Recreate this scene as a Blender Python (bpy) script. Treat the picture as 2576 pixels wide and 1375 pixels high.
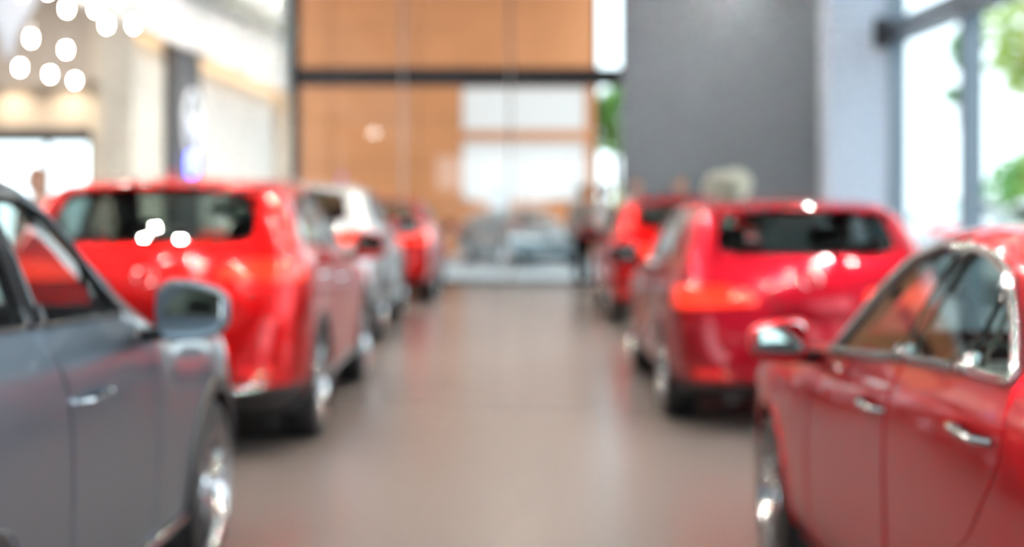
import bpy, bmesh, math, random
import numpy as np
from mathutils import Vector, Matrix
from mathutils.bvhtree import BVHTree

for _o in list(bpy.data.objects):
    bpy.data.objects.remove(_o)
SC = bpy.context.scene
COL = SC.collection
random.seed(11)

# ------------------------------------------------------------------ camera
cam_d = bpy.data.cameras.new('camera')
cam = bpy.data.objects.new('camera', cam_d)
COL.objects.link(cam)
cam.location = (0, 0, 1.56)
cam.rotation_euler = (math.pi / 2, 0, 0)
cam_d.sensor_width = 36.0
cam_d.lens = 50.0
cam_d.shift_y = -0.0786
cam_d.clip_start = 0.05
cam_d.clip_end = 300
cam_d.dof.use_dof = True
cam_d.dof.focus_distance = 2.06
cam_d.dof.aperture_fstop = 1.7
SC.camera = cam

# ------------------------------------------------------------------ sky, daylight
world = bpy.data.worlds.new('overcast_sky')
SC.world = world
world.use_nodes = True
_bg = world.node_tree.nodes['Background']
_bg.inputs[0].default_value = (0.80, 0.91, 1.0, 1)
_bg.inputs[1].default_value = 3.6


def portal(name, loc, rot, sx, sy):
    l = bpy.data.lights.new(name, 'AREA')
    l.shape = 'RECTANGLE'
    l.size, l.size_y = sx, sy
    l.cycles.is_portal = True
    o = bpy.data.objects.new(name, l)
    COL.objects.link(o)
    o.location = loc
    o.rotation_euler = rot
    return o


portal('daylight_portal', (4.62, 5.5, 2.8), (0, math.pi / 2, 0), 5.4, 23.0)       # side windows, faces -x
portal('daylight_portal', (0.8, -6.9, 1.5), (math.pi / 2, 0, math.pi), 7.4, 3.0)  # shop front behind, faces +y

# ------------------------------------------------------------------ view
SC.view_settings.view_transform = 'Standard'
SC.view_settings.look = 'None'
SC.view_settings.gamma = 1.0
SC.view_settings.use_curve_mapping = False
SC.view_settings.exposure = 0.22
SC.cycles.max_bounces = 6
SC.cycles.use_light_tree = False
SC.cycles.diffuse_bounces = 3
SC.cycles.glossy_bounces = 3
SC.cycles.transmission_bounces = 4
SC.cycles.transparent_max_bounces = 12
SC.cycles.caustics_reflective = False
SC.cycles.caustics_refractive = False
SC.cycles.sample_clamp_indirect = 12.0
SC.cycles.use_denoising = True
SC.cycles.use_adaptive_sampling = True
SC.cycles.adaptive_threshold = 0.03

# ------------------------------------------------------------------ materials
MATS = {}


def mat(name, col=(0.5, 0.5, 0.5), rough=0.5, metal=0.0, coat=0.0, coat_rough=0.05, emit=None, es=0.0,
        spec=0.5, bump=0.0, bscale=40.0, var=0.0, vscale=3.0, sampled=True):
    if name in MATS:
        return MATS[name]
    m = bpy.data.materials.new(name)
    m.use_nodes = True
    nt = m.node_tree
    b = nt.nodes['Principled BSDF']
    b.inputs['Base Color'].default_value = (*col, 1)
    b.inputs['Roughness'].default_value = rough
    b.inputs['Metallic'].default_value = metal
    b.inputs['Coat Weight'].default_value = coat
    b.inputs['Coat Roughness'].default_value = coat_rough
    b.inputs['Specular IOR Level'].default_value = spec
    if emit:
        b.inputs['Emission Color'].default_value = (*emit, 1)
        b.inputs['Emission Strength'].default_value = es
    if var > 0 or bump > 0:
        tc = nt.nodes.new('ShaderNodeTexCoord')
    if var > 0:
        n = nt.nodes.new('ShaderNodeTexNoise')
        n.inputs['Scale'].default_value = vscale
        n.inputs['Detail'].default_value = 4
        nt.links.new(tc.outputs['Object'], n.inputs['Vector'])
        r = nt.nodes.new('ShaderNodeValToRGB')
        r.color_ramp.elements[0].position = 0.3
        r.color_ramp.elements[1].position = 0.7
        r.color_ramp.elements[0].color = (*[c * (1 - var) for c in col], 1)
        r.color_ramp.elements[1].color = (*[min(1, c * (1 + var)) for c in col], 1)
        nt.links.new(n.outputs['Fac'], r.inputs['Fac'])
        nt.links.new(r.outputs['Color'], b.inputs['Base Color'])
    if bump > 0:
        n2 = nt.nodes.new('ShaderNodeTexNoise')
        n2.inputs['Scale'].default_value = bscale
        nt.links.new(tc.outputs['Object'], n2.inputs['Vector'])
        bp = nt.nodes.new('ShaderNodeBump')
        bp.inputs['Strength'].default_value = bump
        bp.inputs['Distance'].default_value = 0.01
        nt.links.new(n2.outputs['Fac'], bp.inputs['Height'])
        nt.links.new(bp.outputs['Normal'], b.inputs['Normal'])
    if emit and not sampled:
        m.cycles.emission_sampling = 'NONE'
    MATS[name] = m
    return m


def glass_mat(name, tint=(0.9, 0.95, 0.93), ior=1.5, rough=0.02):
    if name in MATS:
        return MATS[name]
    m = bpy.data.materials.new(name)
    m.use_nodes = True
    nt = m.node_tree
    nt.nodes.clear()
    out = nt.nodes.new('ShaderNodeOutputMaterial')
    mix = nt.nodes.new('ShaderNodeMixShader')
    tr = nt.nodes.new('ShaderNodeBsdfTransparent')
    tr.inputs[0].default_value = (*tint, 1)
    gl = nt.nodes.new('ShaderNodeBsdfGlossy')
    gl.inputs['Roughness'].default_value = rough
    lw = nt.nodes.new('ShaderNodeLayerWeight')
    lw.inputs['Blend'].default_value = 0.5
    pw = nt.nodes.new('ShaderNodeMath')
    pw.operation = 'POWER'
    pw.inputs[1].default_value = 5.0
    ml = nt.nodes.new('ShaderNodeMath')
    ml.operation = 'MULTIPLY_ADD'
    f0 = ((ior - 1) / (ior + 1)) ** 2
    ml.inputs[1].default_value = 1 - f0
    ml.inputs[2].default_value = f0
    nt.links.new(lw.outputs['Facing'], pw.inputs[0])
    nt.links.new(pw.outputs[0], ml.inputs[0])
    nt.links.new(ml.outputs[0], mix.inputs[0])
    nt.links.new(tr.outputs[0], mix.inputs[1])
    nt.links.new(gl.outputs[0], mix.inputs[2])
    nt.links.new(mix.outputs[0], out.inputs[0])
    MATS[name] = m
    return m


# ------------------------------------------------------------------ helpers
def new_obj(name, me, m=None, parent=None, loc=None, rot=None):
    if isinstance(me, bmesh.types.BMesh):
        bm = me
        me = bpy.data.meshes.new(name)
        bm.to_mesh(me)
        bm.free()
    if m is not None and len(me.materials) == 0:
        me.materials.append(m)
    o = bpy.data.objects.new(name, me)
    COL.objects.link(o)
    if parent is not None:
        o.parent = parent
    if loc is not None:
        o.location = loc
    if rot is not None:
        o.rotation_euler = rot
    return o


def tag(o, label, cat, group=None, kind=None):
    o['label'] = label
    if cat:
        o['category'] = cat
    if group:
        o['group'] = group
    if kind:
        o['kind'] = kind
    return o


def thing(name, label, cat, loc=(0, 0, 0), rz=0.0, group=None):
    o = bpy.data.objects.new(name, None)
    o.empty_display_size = 0.2
    COL.objects.link(o)
    o.location = loc
    o.rotation_euler = (0, 0, rz)
    return tag(o, label, cat, group)


def struct(name, bm, m, label=None, parent=None):
    o = new_obj(name, bm, m, parent)
    if parent is None:
        o['kind'] = 'structure'
        if label:
            o['label'] = label
    return o


def copy_tree(o, parent=None, skip=()):
    c = o.copy()
    COL.objects.link(c)
    c.parent = parent
    for ch in o.children:
        if ch.name.split('.')[0] in skip:
            continue
        copy_tree(ch, c, skip)
    return c


def box(bm, x0, x1, y0, y1, z0, z1, bev=0.0):
    vs = [bm.verts.new(p) for p in ((x0, y0, z0), (x1, y0, z0), (x1, y1, z0), (x0, y1, z0),
                                    (x0, y0, z1), (x1, y0, z1), (x1, y1, z1), (x0, y1, z1))]
    fs = [bm.faces.new([vs[i] for i in q]) for q in
          ((0, 3, 2, 1), (4, 5, 6, 7), (0, 1, 5, 4), (1, 2, 6, 5), (2, 3, 7, 6), (3, 0, 4, 7))]
    if bev > 0:
        es = list({e for f in fs for e in f.edges})
        bmesh.ops.bevel(bm, geom=es, offset=bev, segments=2, affect='EDGES', profile=0.5)
    return bm


def bx(*a, **k):
    return box(bmesh.new(), *a, **k)


def lathe(profile, seg=32, axis='z', close=False):
    """profile: list of (r, h); revolved about axis."""
    bm = bmesh.new()
    rings = []
    for r, h in profile:
        ring = []
        for i in range(seg):
            a = 2 * math.pi * i / seg
            c, s = r * math.cos(a), r * math.sin(a)
            p = (c, s, h) if axis == 'z' else (h, c, s)
            ring.append(bm.verts.new(p))
        rings.append(ring)
    pairs = list(zip(rings[:-1], rings[1:]))
    if close:
        pairs.append((rings[-1], rings[0]))
    for a, b in pairs:
        for i in range(seg):
            j = (i + 1) % seg
            bm.faces.new((a[i], a[j], b[j], b[i]))
    if not close:
        if profile[0][0] > 1e-4:
            bm.faces.new(list(reversed(rings[0])))
        if profile[-1][0] > 1e-4:
            bm.faces.new(rings[-1])
    bmesh.ops.remove_doubles(bm, verts=bm.verts, dist=1e-5)
    bmesh.ops.recalc_face_normals(bm, faces=bm.faces)
    for f in bm.faces:
        f.smooth = True
    return bm


def tube(bm, pts, r, seg=8, closed=False):
    pts = [Vector(p) for p in pts]
    n = len(pts)
    rings = []
    up = Vector((0, 0, 1))
    prev = None
    for i, p in enumerate(pts):
        a = pts[(i - 1) % n] if (closed or i > 0) else p
        b = pts[(i + 1) % n] if (closed or i < n - 1) else p
        t = (b - a).normalized()
        if prev is None:
            ref = up if abs(t.z) < 0.9 else Vector((1, 0, 0))
            u = t.cross(ref).normalized()
        else:
            u = (prev - t * prev.dot(t))
            u = u.normalized() if u.length > 1e-6 else t.orthogonal().normalized()
        prev = u
        v = t.cross(u)
        rr = r[i] if isinstance(r, (list, tuple)) else r
        rings.append([bm.verts.new(p + u * (rr * math.cos(2 * math.pi * k / seg)) + v * (rr * math.sin(2 * math.pi * k / seg)))
                      for k in range(seg)])
    idx = range(n if closed else n - 1)
    for i in idx:
        A, B = rings[i], rings[(i + 1) % n]
        for k in range(seg):
            f = bm.faces.new((A[k], A[(k + 1) % seg], B[(k + 1) % seg], B[k]))
            f.smooth = True
    if not closed:
        bm.faces.new(list(reversed(rings[0])))
        bm.faces.new(rings[-1])
    bmesh.ops.recalc_face_normals(bm, faces=bm.faces)
    return bm


def superell(sx, sy, sz, e=0.5, seg=20, rings=12):
    """rounded-box blob (superellipsoid)"""
    bm = bmesh.new()
    bmesh.ops.create_uvsphere(bm, u_segments=seg, v_segments=rings, radius=1.0)

    def sg(v):
        return math.copysign(abs(v) ** e, v)
    for v in bm.verts:
        th = math.atan2(v.co.y, v.co.x)
        ph = math.asin(max(-1, min(1, v.co.z)))
        v.co = Vector((sx * sg(math.cos(ph)) * sg(math.cos(th)), sy * sg(math.cos(ph)) * sg(math.sin(th)), sz * sg(math.sin(ph))))
    for f in bm.faces:
        f.smooth = True
    return bm


def move(bm, v):
    bmesh.ops.translate(bm, vec=Vector(v), verts=bm.verts)
    return bm


def px(x, y, d):
    """photo pixel at distance d from the camera -> world X, Z (used to lay the place out)"""
    return ((x - 1290) * d / 3578.0, 1.56 - (y - 485) * d / 3578.0)

# ================================================================== cars
def pchip(tab):
    x = np.array([t[0] for t in tab], float)
    y = np.array([t[1] for t in tab], float)
    h = np.diff(x)
    dl = np.diff(y) / h
    m = np.zeros_like(y)
    for i in range(1, len(x) - 1):
        if dl[i - 1] * dl[i] > 0:
            w1, w2 = 2 * h[i] + h[i - 1], h[i] + 2 * h[i - 1]
            m[i] = (w1 + w2) / (w1 / dl[i - 1] + w2 / dl[i])
    m[0], m[-1] = dl[0], dl[-1]

    def f(t):
        t = min(max(t, x[0]), x[-1])
        i = min(int(np.searchsorted(x, t, side='right')) - 1, len(x) - 2)
        s = (t - x[i]) / h[i]
        return float((2 * s**3 - 3 * s**2 + 1) * y[i] + (s**3 - 2 * s**2 + s) * h[i] * m[i]
                     + (-2 * s**3 + 3 * s**2) * y[i + 1] + (s**3 - s**2) * h[i] * m[i + 1])
    return f


SUV = dict(
    L=4.55, axles=(0.93, 3.63), r=0.355, R=0.405,
    zt=[(0, .60), (.015, .74), (.04, .90), (.07, 1.04), (.11, 1.16), (.17, 1.26), (.26, 1.38), (.36, 1.50), (.45, 1.585), (.55, 1.625),
        (.75, 1.65), (1.2, 1.672), (1.6, 1.668), (1.95, 1.645), (2.15, 1.60), (2.40, 1.475), (2.60, 1.345), (2.80, 1.205), (2.92, 1.135),
        (3.1, 1.095), (3.6, 1.05), (4.1, .98), (4.32, .89), (4.44, .79), (4.52, .66), (4.55, .52)],
    zb=[(0, .40), (.1, .32), (.5, .23), (1, .2), (3.7, .2), (4.3, .22), (4.5, .27), (4.55, .34)],
    w=[(0, .60), (.03, .74), (.08, .825), (.2, .885), (.45, .915), (.93, .925), (2.2, .915), (3.6, .925), (4.0, .905), (4.25, .84),
       (4.42, .74), (4.5, .62), (4.55, .48)],
    belt=[(0, 1.24), (.8, 1.22), (1.63, 1.175), (2.6, 1.125), (3.0, 1.09), (4.55, 1.0)],
    wr=[(0, .48), (.04, .62), (.11, .70), (.2, .715), (.36, .695), (.55, .685), (1.2, .68), (1.95, .665), (2.3, .685), (2.7, .735),
        (2.92, .745), (3.3, .745), (4.1, .66), (4.44, .5), (4.55, .34)],
    drop=[(0, .015), (.11, .02), (.26, .035), (.5, .055), (1.2, .06), (1.95, .055), (2.3, .07), (2.7, .05), (2.95, .035), (3.6, .035),
          (4.55, .03)],
    side=[
        ('front_door', [(2.68, .37), (2.72, .7), (2.60, 1.10), (2.38, 1.33), (2.10, 1.53), (1.88, 1.59), (1.56, 1.592), (1.60, 1.19), (1.73, 1.02), (1.76, .8), (1.74, .37)]),
        ('rear_door', [(1.735, .37), (1.755, .8), (1.725, 1.02), (1.595, 1.19), (1.555, 1.592), (1.0, 1.58), (.74, 1.545), (.60, 1.30), (.56, 1.02), (.80, .86), (1.28, .72), (1.40, .37)]),
        ('front_side_window', [(2.48, 1.160), (2.24, 1.375), (2.06, 1.49), (1.88, 1.545), (1.61, 1.548), (1.67, 1.195)]),
        ('pillar_cover', [(1.67, 1.195), (1.61, 1.548), (1.49, 1.552), (1.52, 1.20)]),
        ('rear_side_window', [(1.52, 1.205), (1.49, 1.552), (1.05, 1.543), (.86, 1.520), (.78, 1.24)]),
        ('quarter_window', [(.72, 1.245), (.79, 1.505), (.66, 1.47), (.47, 1.315), (.48, 1.265)]),
    ],
    top=[
        ('hood', [(-.1, 2.99), (.70, 2.96), (.76, 3.2), (.70, 4.15), (.5, 4.36), (-.1, 4.43)]),
        ('windshield', [(-.1, 1.99), (.50, 1.97), (.555, 2.03), (.69, 2.70), (.655, 2.83), (-.1, 2.89)]),
    ],
    rear=[
        ('tailgate', [(-.1, .64), (.64, .64), (.70, .85), (.73, 1.05), (.71, 1.3), (.62, 1.60), (-.1, 1.62)]),
        ('rear_window', [(-.1, 1.262), (.50, 1.272), (.62, 1.30), (.605, 1.42), (.55, 1.54), (.49, 1.567), (-.1, 1.578)]),
        ('tail_lamp', [(.40, 1.055), (1.0, 1.035), (1.0, 1.165), (.62, 1.175), (.42, 1.125)]),
        ('reflector', [(.48, .50), (.78, .50), (.78, .545), (.48, .545)]),
    ],
    front=[
        ('headlamp', [(.42, .80), (1.0, .85), (1.0, .945), (.66, .91), (.42, .875)]),
        ('grille', [(-.1, .50), (.36, .50), (.44, .74), (.38, .85), (-.1, .86)]),
    ],
    lamp_y=.36, clad=.44, sill=.37, mirror=(2.55, 1.165, .135, .10), handles=((1.93, .965), (.95, 1.04)),
    plate_z=.88, seats=(1.75, .82), seat_z=.62, dash=2.35, cowl=2.8, arch=.055, fin=True, exhaust=(.52, .27))

SEDAN = dict(
    L=4.62, axles=(1.00, 3.70), r=0.325, R=0.375,
    zt=[(0, .60), (.012, .74), (.03, .88), (.055, .98), (.09, 1.03), (.2, 1.055), (.5, 1.085), (.68, 1.12), (.9, 1.23), (1.15, 1.335),
        (1.4, 1.40), (1.7, 1.438), (2.0, 1.445), (2.2, 1.43), (2.4, 1.385), (2.6, 1.305), (2.85, 1.175), (3.1, 1.055), (3.25, .995),
        (3.4, .965), (3.8, .93), (4.2, .86), (4.42, .77), (4.54, .68), (4.60, .58), (4.62, .48)],
    zb=[(0, .36), (.1, .28), (.5, .2), (1, .17), (3.8, .17), (4.4, .19), (4.58, .24), (4.62, .3)],
    w=[(0, .62), (.03, .75), (.08, .82), (.2, .865), (.45, .89), (1.0, .905), (2.2, .895), (3.7, .905), (4.1, .88), (4.35, .81),
       (4.5, .71), (4.58, .60), (4.62, .46)],
    belt=[(0, 1.02), (.5, 1.055), (1.05, 1.075), (1.93, 1.025), (2.85, .935), (3.2, .93), (4.62, .9)],
    wr=[(0, .5), (.04, .64), (.09, .70), (.5, .70), (.68, .69), (.95, .66), (1.3, .64), (1.8, .63), (2.2, .635), (2.6, .675), (3.0, .71),
        (3.25, .72), (3.6, .71), (4.2, .64), (4.5, .5), (4.62, .32)],
    drop=[(0, .015), (.2, .02), (.5, .025), (.68, .03), (.95, .05), (1.4, .055), (2.2, .055), (2.6, .07), (3.0, .06), (3.25, .035),
          (3.7, .035), (4.62, .03)],
    side=[
        ('front_door', [(2.93, .33), (2.98, .6), (2.92, .92), (2.60, 1.19), (2.35, 1.325), (2.08, 1.385), (1.86, 1.395), (1.92, .9), (1.88, .33)]),
        ('rear_door', [(1.875, .33), (1.915, .9), (1.855, 1.395), (1.55, 1.372), (1.18, 1.26), (.98, 1.10), (.93, .95), (1.12, .74), (1.36, .62), (1.46, .33)]),
        ('front_side_window', [(2.85, .965), (2.52, 1.195), (2.30, 1.305), (2.06, 1.355), (1.90, 1.362), (1.965, 1.045)]),
        ('pillar_cover', [(1.965, 1.045), (1.90, 1.362), (1.82, 1.36), (1.885, 1.05)]),
        ('rear_side_window', [(1.885, 1.052), (1.82, 1.36), (1.62, 1.345), (1.42, 1.30), (1.335, 1.086)]),
        ('pillar_trim', [(1.335, 1.086), (1.42, 1.30), (1.375, 1.28), (1.30, 1.088)]),
        ('quarter_window', [(1.30, 1.088), (1.375, 1.28), (1.20, 1.20), (1.04, 1.12), (1.02, 1.095)]),
    ],
    top=[
        ('hood', [(-.1, 3.33), (.68, 3.30), (.73, 3.5), (.66, 4.2), (.48, 4.42), (-.1, 4.50)]),
        ('windshield', [(-.1, 2.30), (.48, 2.27), (.54, 2.33), (.68, 3.05), (.64, 3.17), (-.1, 3.23)]),
        ('trunk_lid', [(-.1, -.1), (.60, -.1), (.68, .1), (.66, .62), (-.1, .66)]),
        ('rear_window', [(-.1, .74), (.56, .76), (.61, .82), (.54, 1.24), (.48, 1.31), (-.1, 1.35)]),
    ],
    rear=[
        ('trunk_lid', [(-.1, .70), (.58, .70), (.62, .9), (.66, 1.1), (-.1, 1.1)]),
        ('tail_lamp', [(.36, .84), (1.0, .82), (1.0, .96), (.60, .975), (.36, .91)]),
        ('reflector', [(.55, .45), (.78, .45), (.78, .50), (.55, .50)]),
    ],
    front=[
        ('headlamp', [(.42, .66), (1.0, .71), (1.0, .80), (.66, .785), (.42, .74)]),
        ('grille', [(-.1, .38), (.36, .38), (.42, .60), (.36, .70), (-.1, .71)]),
    ],
    lamp_y=.36, clad=.30, sill=.24, mirror=(2.90, 1.00, .115, .078), handles=((2.05, .90), (1.12, .97)),
    plate_z=.62, seats=(2.05, 1.15), seat_z=.48, dash=2.72, cowl=3.1, arch=.022, fin=True, exhaust=(.55, .22))


def scaled(base, sx, sy, sz, **kw):
    d = dict(base)
    d['L'] = base['L'] * sy
    for k, s in (('zt', sz), ('zb', sz), ('w', sx), ('belt', sz), ('wr', sx), ('drop', sz)):
        d[k] = [(a * sy, b * s) for a, b in base[k]]
    d['side'] = [(n, [(a * sy, b * sz) for a, b in p]) for n, p in base['side']]
    d['top'] = [(n, [(a * sx, b * sy) for a, b in p]) for n, p in base['top']]
    for k in ('rear', 'front'):
        d[k] = [(n, [(a * sx, b * sz) for a, b in p]) for n, p in base[k]]
    d['axles'] = tuple(a * sy for a in base['axles'])
    for k in ('clad', 'sill', 'plate_z', 'seat_z'):
        d[k] = base[k] * sz
    for k in ('lamp_y', 'dash', 'cowl'):
        d[k] = base[k] * sy
    m = base['mirror']
    d['mirror'] = (m[0] * sy, m[1] * sz, m[2], m[3])
    d['handles'] = tuple((a * sy, b * sz) for a, b in base['handles'])
    d['seats'] = tuple(a * sy for a in base['seats'])
    d['exhaust'] = (base['exhaust'][0] * sx, base['exhaust'][1] * sz)
    d.update(kw)
    return d


SEDAN = scaled(SEDAN, 1.0, 1.0, 1.035)
HATCH = scaled(SUV, .955, .935, .912, r=.33, R=.375)
HATCH['rear'] = [(n, p) for n, p in HATCH['rear'] if n not in ('tail_lamp', 'reflector')] + [
    ('tail_lamp', [(.34, .835), (1.0, .80), (1.0, .955), (.56, .965), (.36, .93)]),
    ('reflector', [(.42, .37), (.76, .37), (.76, .42), (.42, .42)])]
HATCH['clad'] = .33
HATCH['fin'] = False
HATCH['exhaust'] = (.50, .235)
ROADSTER = scaled(SEDAN, .965, .86, .84, r=.31, R=.355)


def round_poly(pts, rad=0.03, n=3):
    out = []
    N = len(pts)
    for i in range(N):
        p0, p, p1 = (Vector(pts[(i - 1) % N]), Vector(pts[i]), Vector(pts[(i + 1) % N]))
        a, b = (p0 - p), (p1 - p)
        r = min(rad, a.length * .4, b.length * .4)
        A, B = p + a.normalized() * r, p + b.normalized() * r
        for k in range(n + 1):
            t = k / n
            q = A * (1 - t)**2 + p * 2 * t * (1 - t) + B * t**2
            out.append((q.x, q.y))
    return out


def inside(p, poly):
    x, y = p
    c = False
    j = len(poly) - 1
    for i in range(len(poly)):
        xi, yi = poly[i]
        xj, yj = poly[j]
        if (yi > y) != (yj > y) and x < (xj - xi) * (y - yi) / (yj - yi) + xi:
            c = not c
        j = i
    return c


def cut_poly(bm, lay, poly, ax, filt, pid):
    i, j = ax
    us = [p[0] for p in poly]
    vs = [p[1] for p in poly]
    u0, u1, v0, v1 = min(us) - .005, max(us) + .005, min(vs) - .005, max(vs) + .005

    def overlap(f, a0, a1, b0, b1):
        cu = [v.co[i] for v in f.verts]
        if max(cu) < a0 or min(cu) > a1:
            return False
        cv = [v.co[j] for v in f.verts]
        return not (max(cv) < b0 or min(cv) > b1)
    cand = {f for f in bm.faces if overlap(f, u0, u1, v0, v1) and filt(f)}
    N = len(poly)
    for k in range(N):
        a, b = poly[k], poly[(k + 1) % N]
        e = .004
        s0, s1 = min(a[0], b[0]) - e, max(a[0], b[0]) + e
        t0, t1 = min(a[1], b[1]) - e, max(a[1], b[1]) + e
        sel = [f for f in cand if f.is_valid and overlap(f, s0, s1, t0, t1)]
        if not sel:
            continue
        co = [0, 0, 0]
        no = [0, 0, 0]
        co[i], co[j] = a
        no[i], no[j] = (b[1] - a[1]), -(b[0] - a[0])
        geom = list({x for f in sel for x in (list(f.verts) + list(f.edges))}) + sel
        res = bmesh.ops.bisect_plane(bm, geom=geom, dist=1e-5, plane_co=co, plane_no=no)
        cand = {f for f in cand if f.is_valid} | {g for g in res['geom'] if isinstance(g, bmesh.types.BMFace) and g.is_valid}
    for f in cand:
        if f.is_valid:
            c = f.calc_center_median()
            if inside((c[i], c[j]), poly):
                f[lay] = pid


def car_half(S):
    zt, zb, w, belt, wr, drop = (pchip(S[k]) for k in ('zt', 'zb', 'w', 'belt', 'wr', 'drop'))
    L = S['L']
    ys = [0, .008, .018, .03, .045, .063, .085, .11, .14, .175, .215, .26, .31, .36, .41, .46, .52]
    ye = [L - v for v in reversed([0, .01, .025, .045, .07, .1, .14, .19, .25, .32, .4, .48])]
    n = int((ye[0] - ys[-1]) / .048)
    ys = ys + [ys[-1] + (ye[0] - ys[-1]) * k / n for k in range(1, n)] + ye
    subs = [4, 2, 6, 4, 3, 8, 5, 5]
    bm = bmesh.new()
    rows = []
    for y in ys:
        T, B, W = zt(y), zb(y), w(y)
        H = T - B
        z5 = min(belt(y), T - .035 - .02 * min(1, max(0, (T - .9))))
        z4 = min(z5 - .10, B + H * .80) if z5 - .10 > B + .3 * H else B + H * .62
        z3 = min(B + .50, B + H * .46)
        z2 = B + min(.13, H * .22)
        x5 = W * (.945 if T > belt(y) + .1 else .91)
        z6 = max(T - drop(y), z5 + .012)
        x6 = min(wr(y), x5 - .02)
        P = [(0, B), (W * .84, B), (W * .965, z2), (W, z3), (W * .985, z4), (x5, z5), (x6, z6), (x6 * .55, z6 + .72 * (T - z6)), (0, T)]
        P = [Vector((a, b)) for a, b in P]
        Q = [Vector((-P[1].x, P[1].y))] + P + [Vector((-P[-2].x, P[-2].y))]
        row = []
        for s in range(8):
            p0, p1, p2, p3 = Q[s:s + 4]
            t0 = 0
            t1 = max(1e-4, (p1 - p0).length ** .5)
            t2 = t1 + max(1e-4, (p2 - p1).length ** .5)
            t3 = t2 + max(1e-4, (p3 - p2).length ** .5)
            for k in range(subs[s]):
                t = t1 + (t2 - t1) * k / subs[s]
                A1 = p0 * ((t1 - t) / (t1 - t0)) + p1 * ((t - t0) / (t1 - t0))
                A2 = p1 * ((t2 - t) / (t2 - t1)) + p2 * ((t - t1) / (t2 - t1))
                A3 = p2 * ((t3 - t) / (t3 - t2)) + p3 * ((t - t2) / (t3 - t2))
                B1 = A1 * ((t2 - t) / (t2 - t0)) + A2 * ((t - t0) / (t2 - t0))
                B2 = A2 * ((t3 - t) / (t3 - t1)) + A3 * ((t - t1) / (t3 - t1))
                q = B1 * ((t2 - t) / (t2 - t1)) + B2 * ((t - t1) / (t2 - t1))
                row.append((max(0, q.x), y, q.y))
        row.append((0, y, T))
        rows.append([bm.verts.new(p) for p in row])
    for r0, r1 in zip(rows[:-1], rows[1:]):
        for k in range(len(r0) - 1):
            bm.faces.new((r0[k], r0[k + 1], r1[k + 1], r1[k]))
    bm.faces.new(rows[0])
    bm.faces.new(list(reversed(rows[-1])))
    bmesh.ops.remove_doubles(bm, verts=bm.verts, dist=1e-5)
    # wheel arches
    R = S['R']
    for ya in S['axles']:
        za = S['r']

        def inn(v):
            if v.co.x < .45:
                return False
            dy, dz = v.co.y - ya, v.co.z - za
            return abs(dy) < R and (dz < 0 or dy * dy + dz * dz < R * R)
        dead = [f for f in bm.faces if all(inn(v) for v in f.verts)]
        bmesh.ops.delete(bm, geom=dead, context='FACES')
        for v in bm.verts:
            if inn(v) and v.co.x > .5:
                dy, dz = v.co.y - ya, v.co.z - za
                if dz < 0:
                    v.co.y = ya + math.copysign(R, dy)
                else:
                    l = math.hypot(dy, dz)
                    v.co.y, v.co.z = ya + dy / l * R, za + dz / l * R
    loose = [v for v in bm.verts if not v.link_faces]
    bmesh.ops.delete(bm, geom=loose, context='VERTS')
    bm.normal_update()
    # outward normals
    s = sum(1 if f.normal.z > 0 else -1 for f in bm.faces if f.calc_center_median().z > S['belt'][0][1])
    if s < 0:
        bmesh.ops.reverse_faces(bm, faces=bm.faces)
        bm.normal_update()
    return bm


def build_mesh(bm, name, smooth_angle=0.6):
    for f in bm.faces:
        f.smooth = True
    me = bpy.data.meshes.new(name)
    bm.to_mesh(me)
    bm.free()
    try:
        me.set_sharp_from_angle(angle=smooth_angle)
    except Exception:
        pass
    return me


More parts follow.
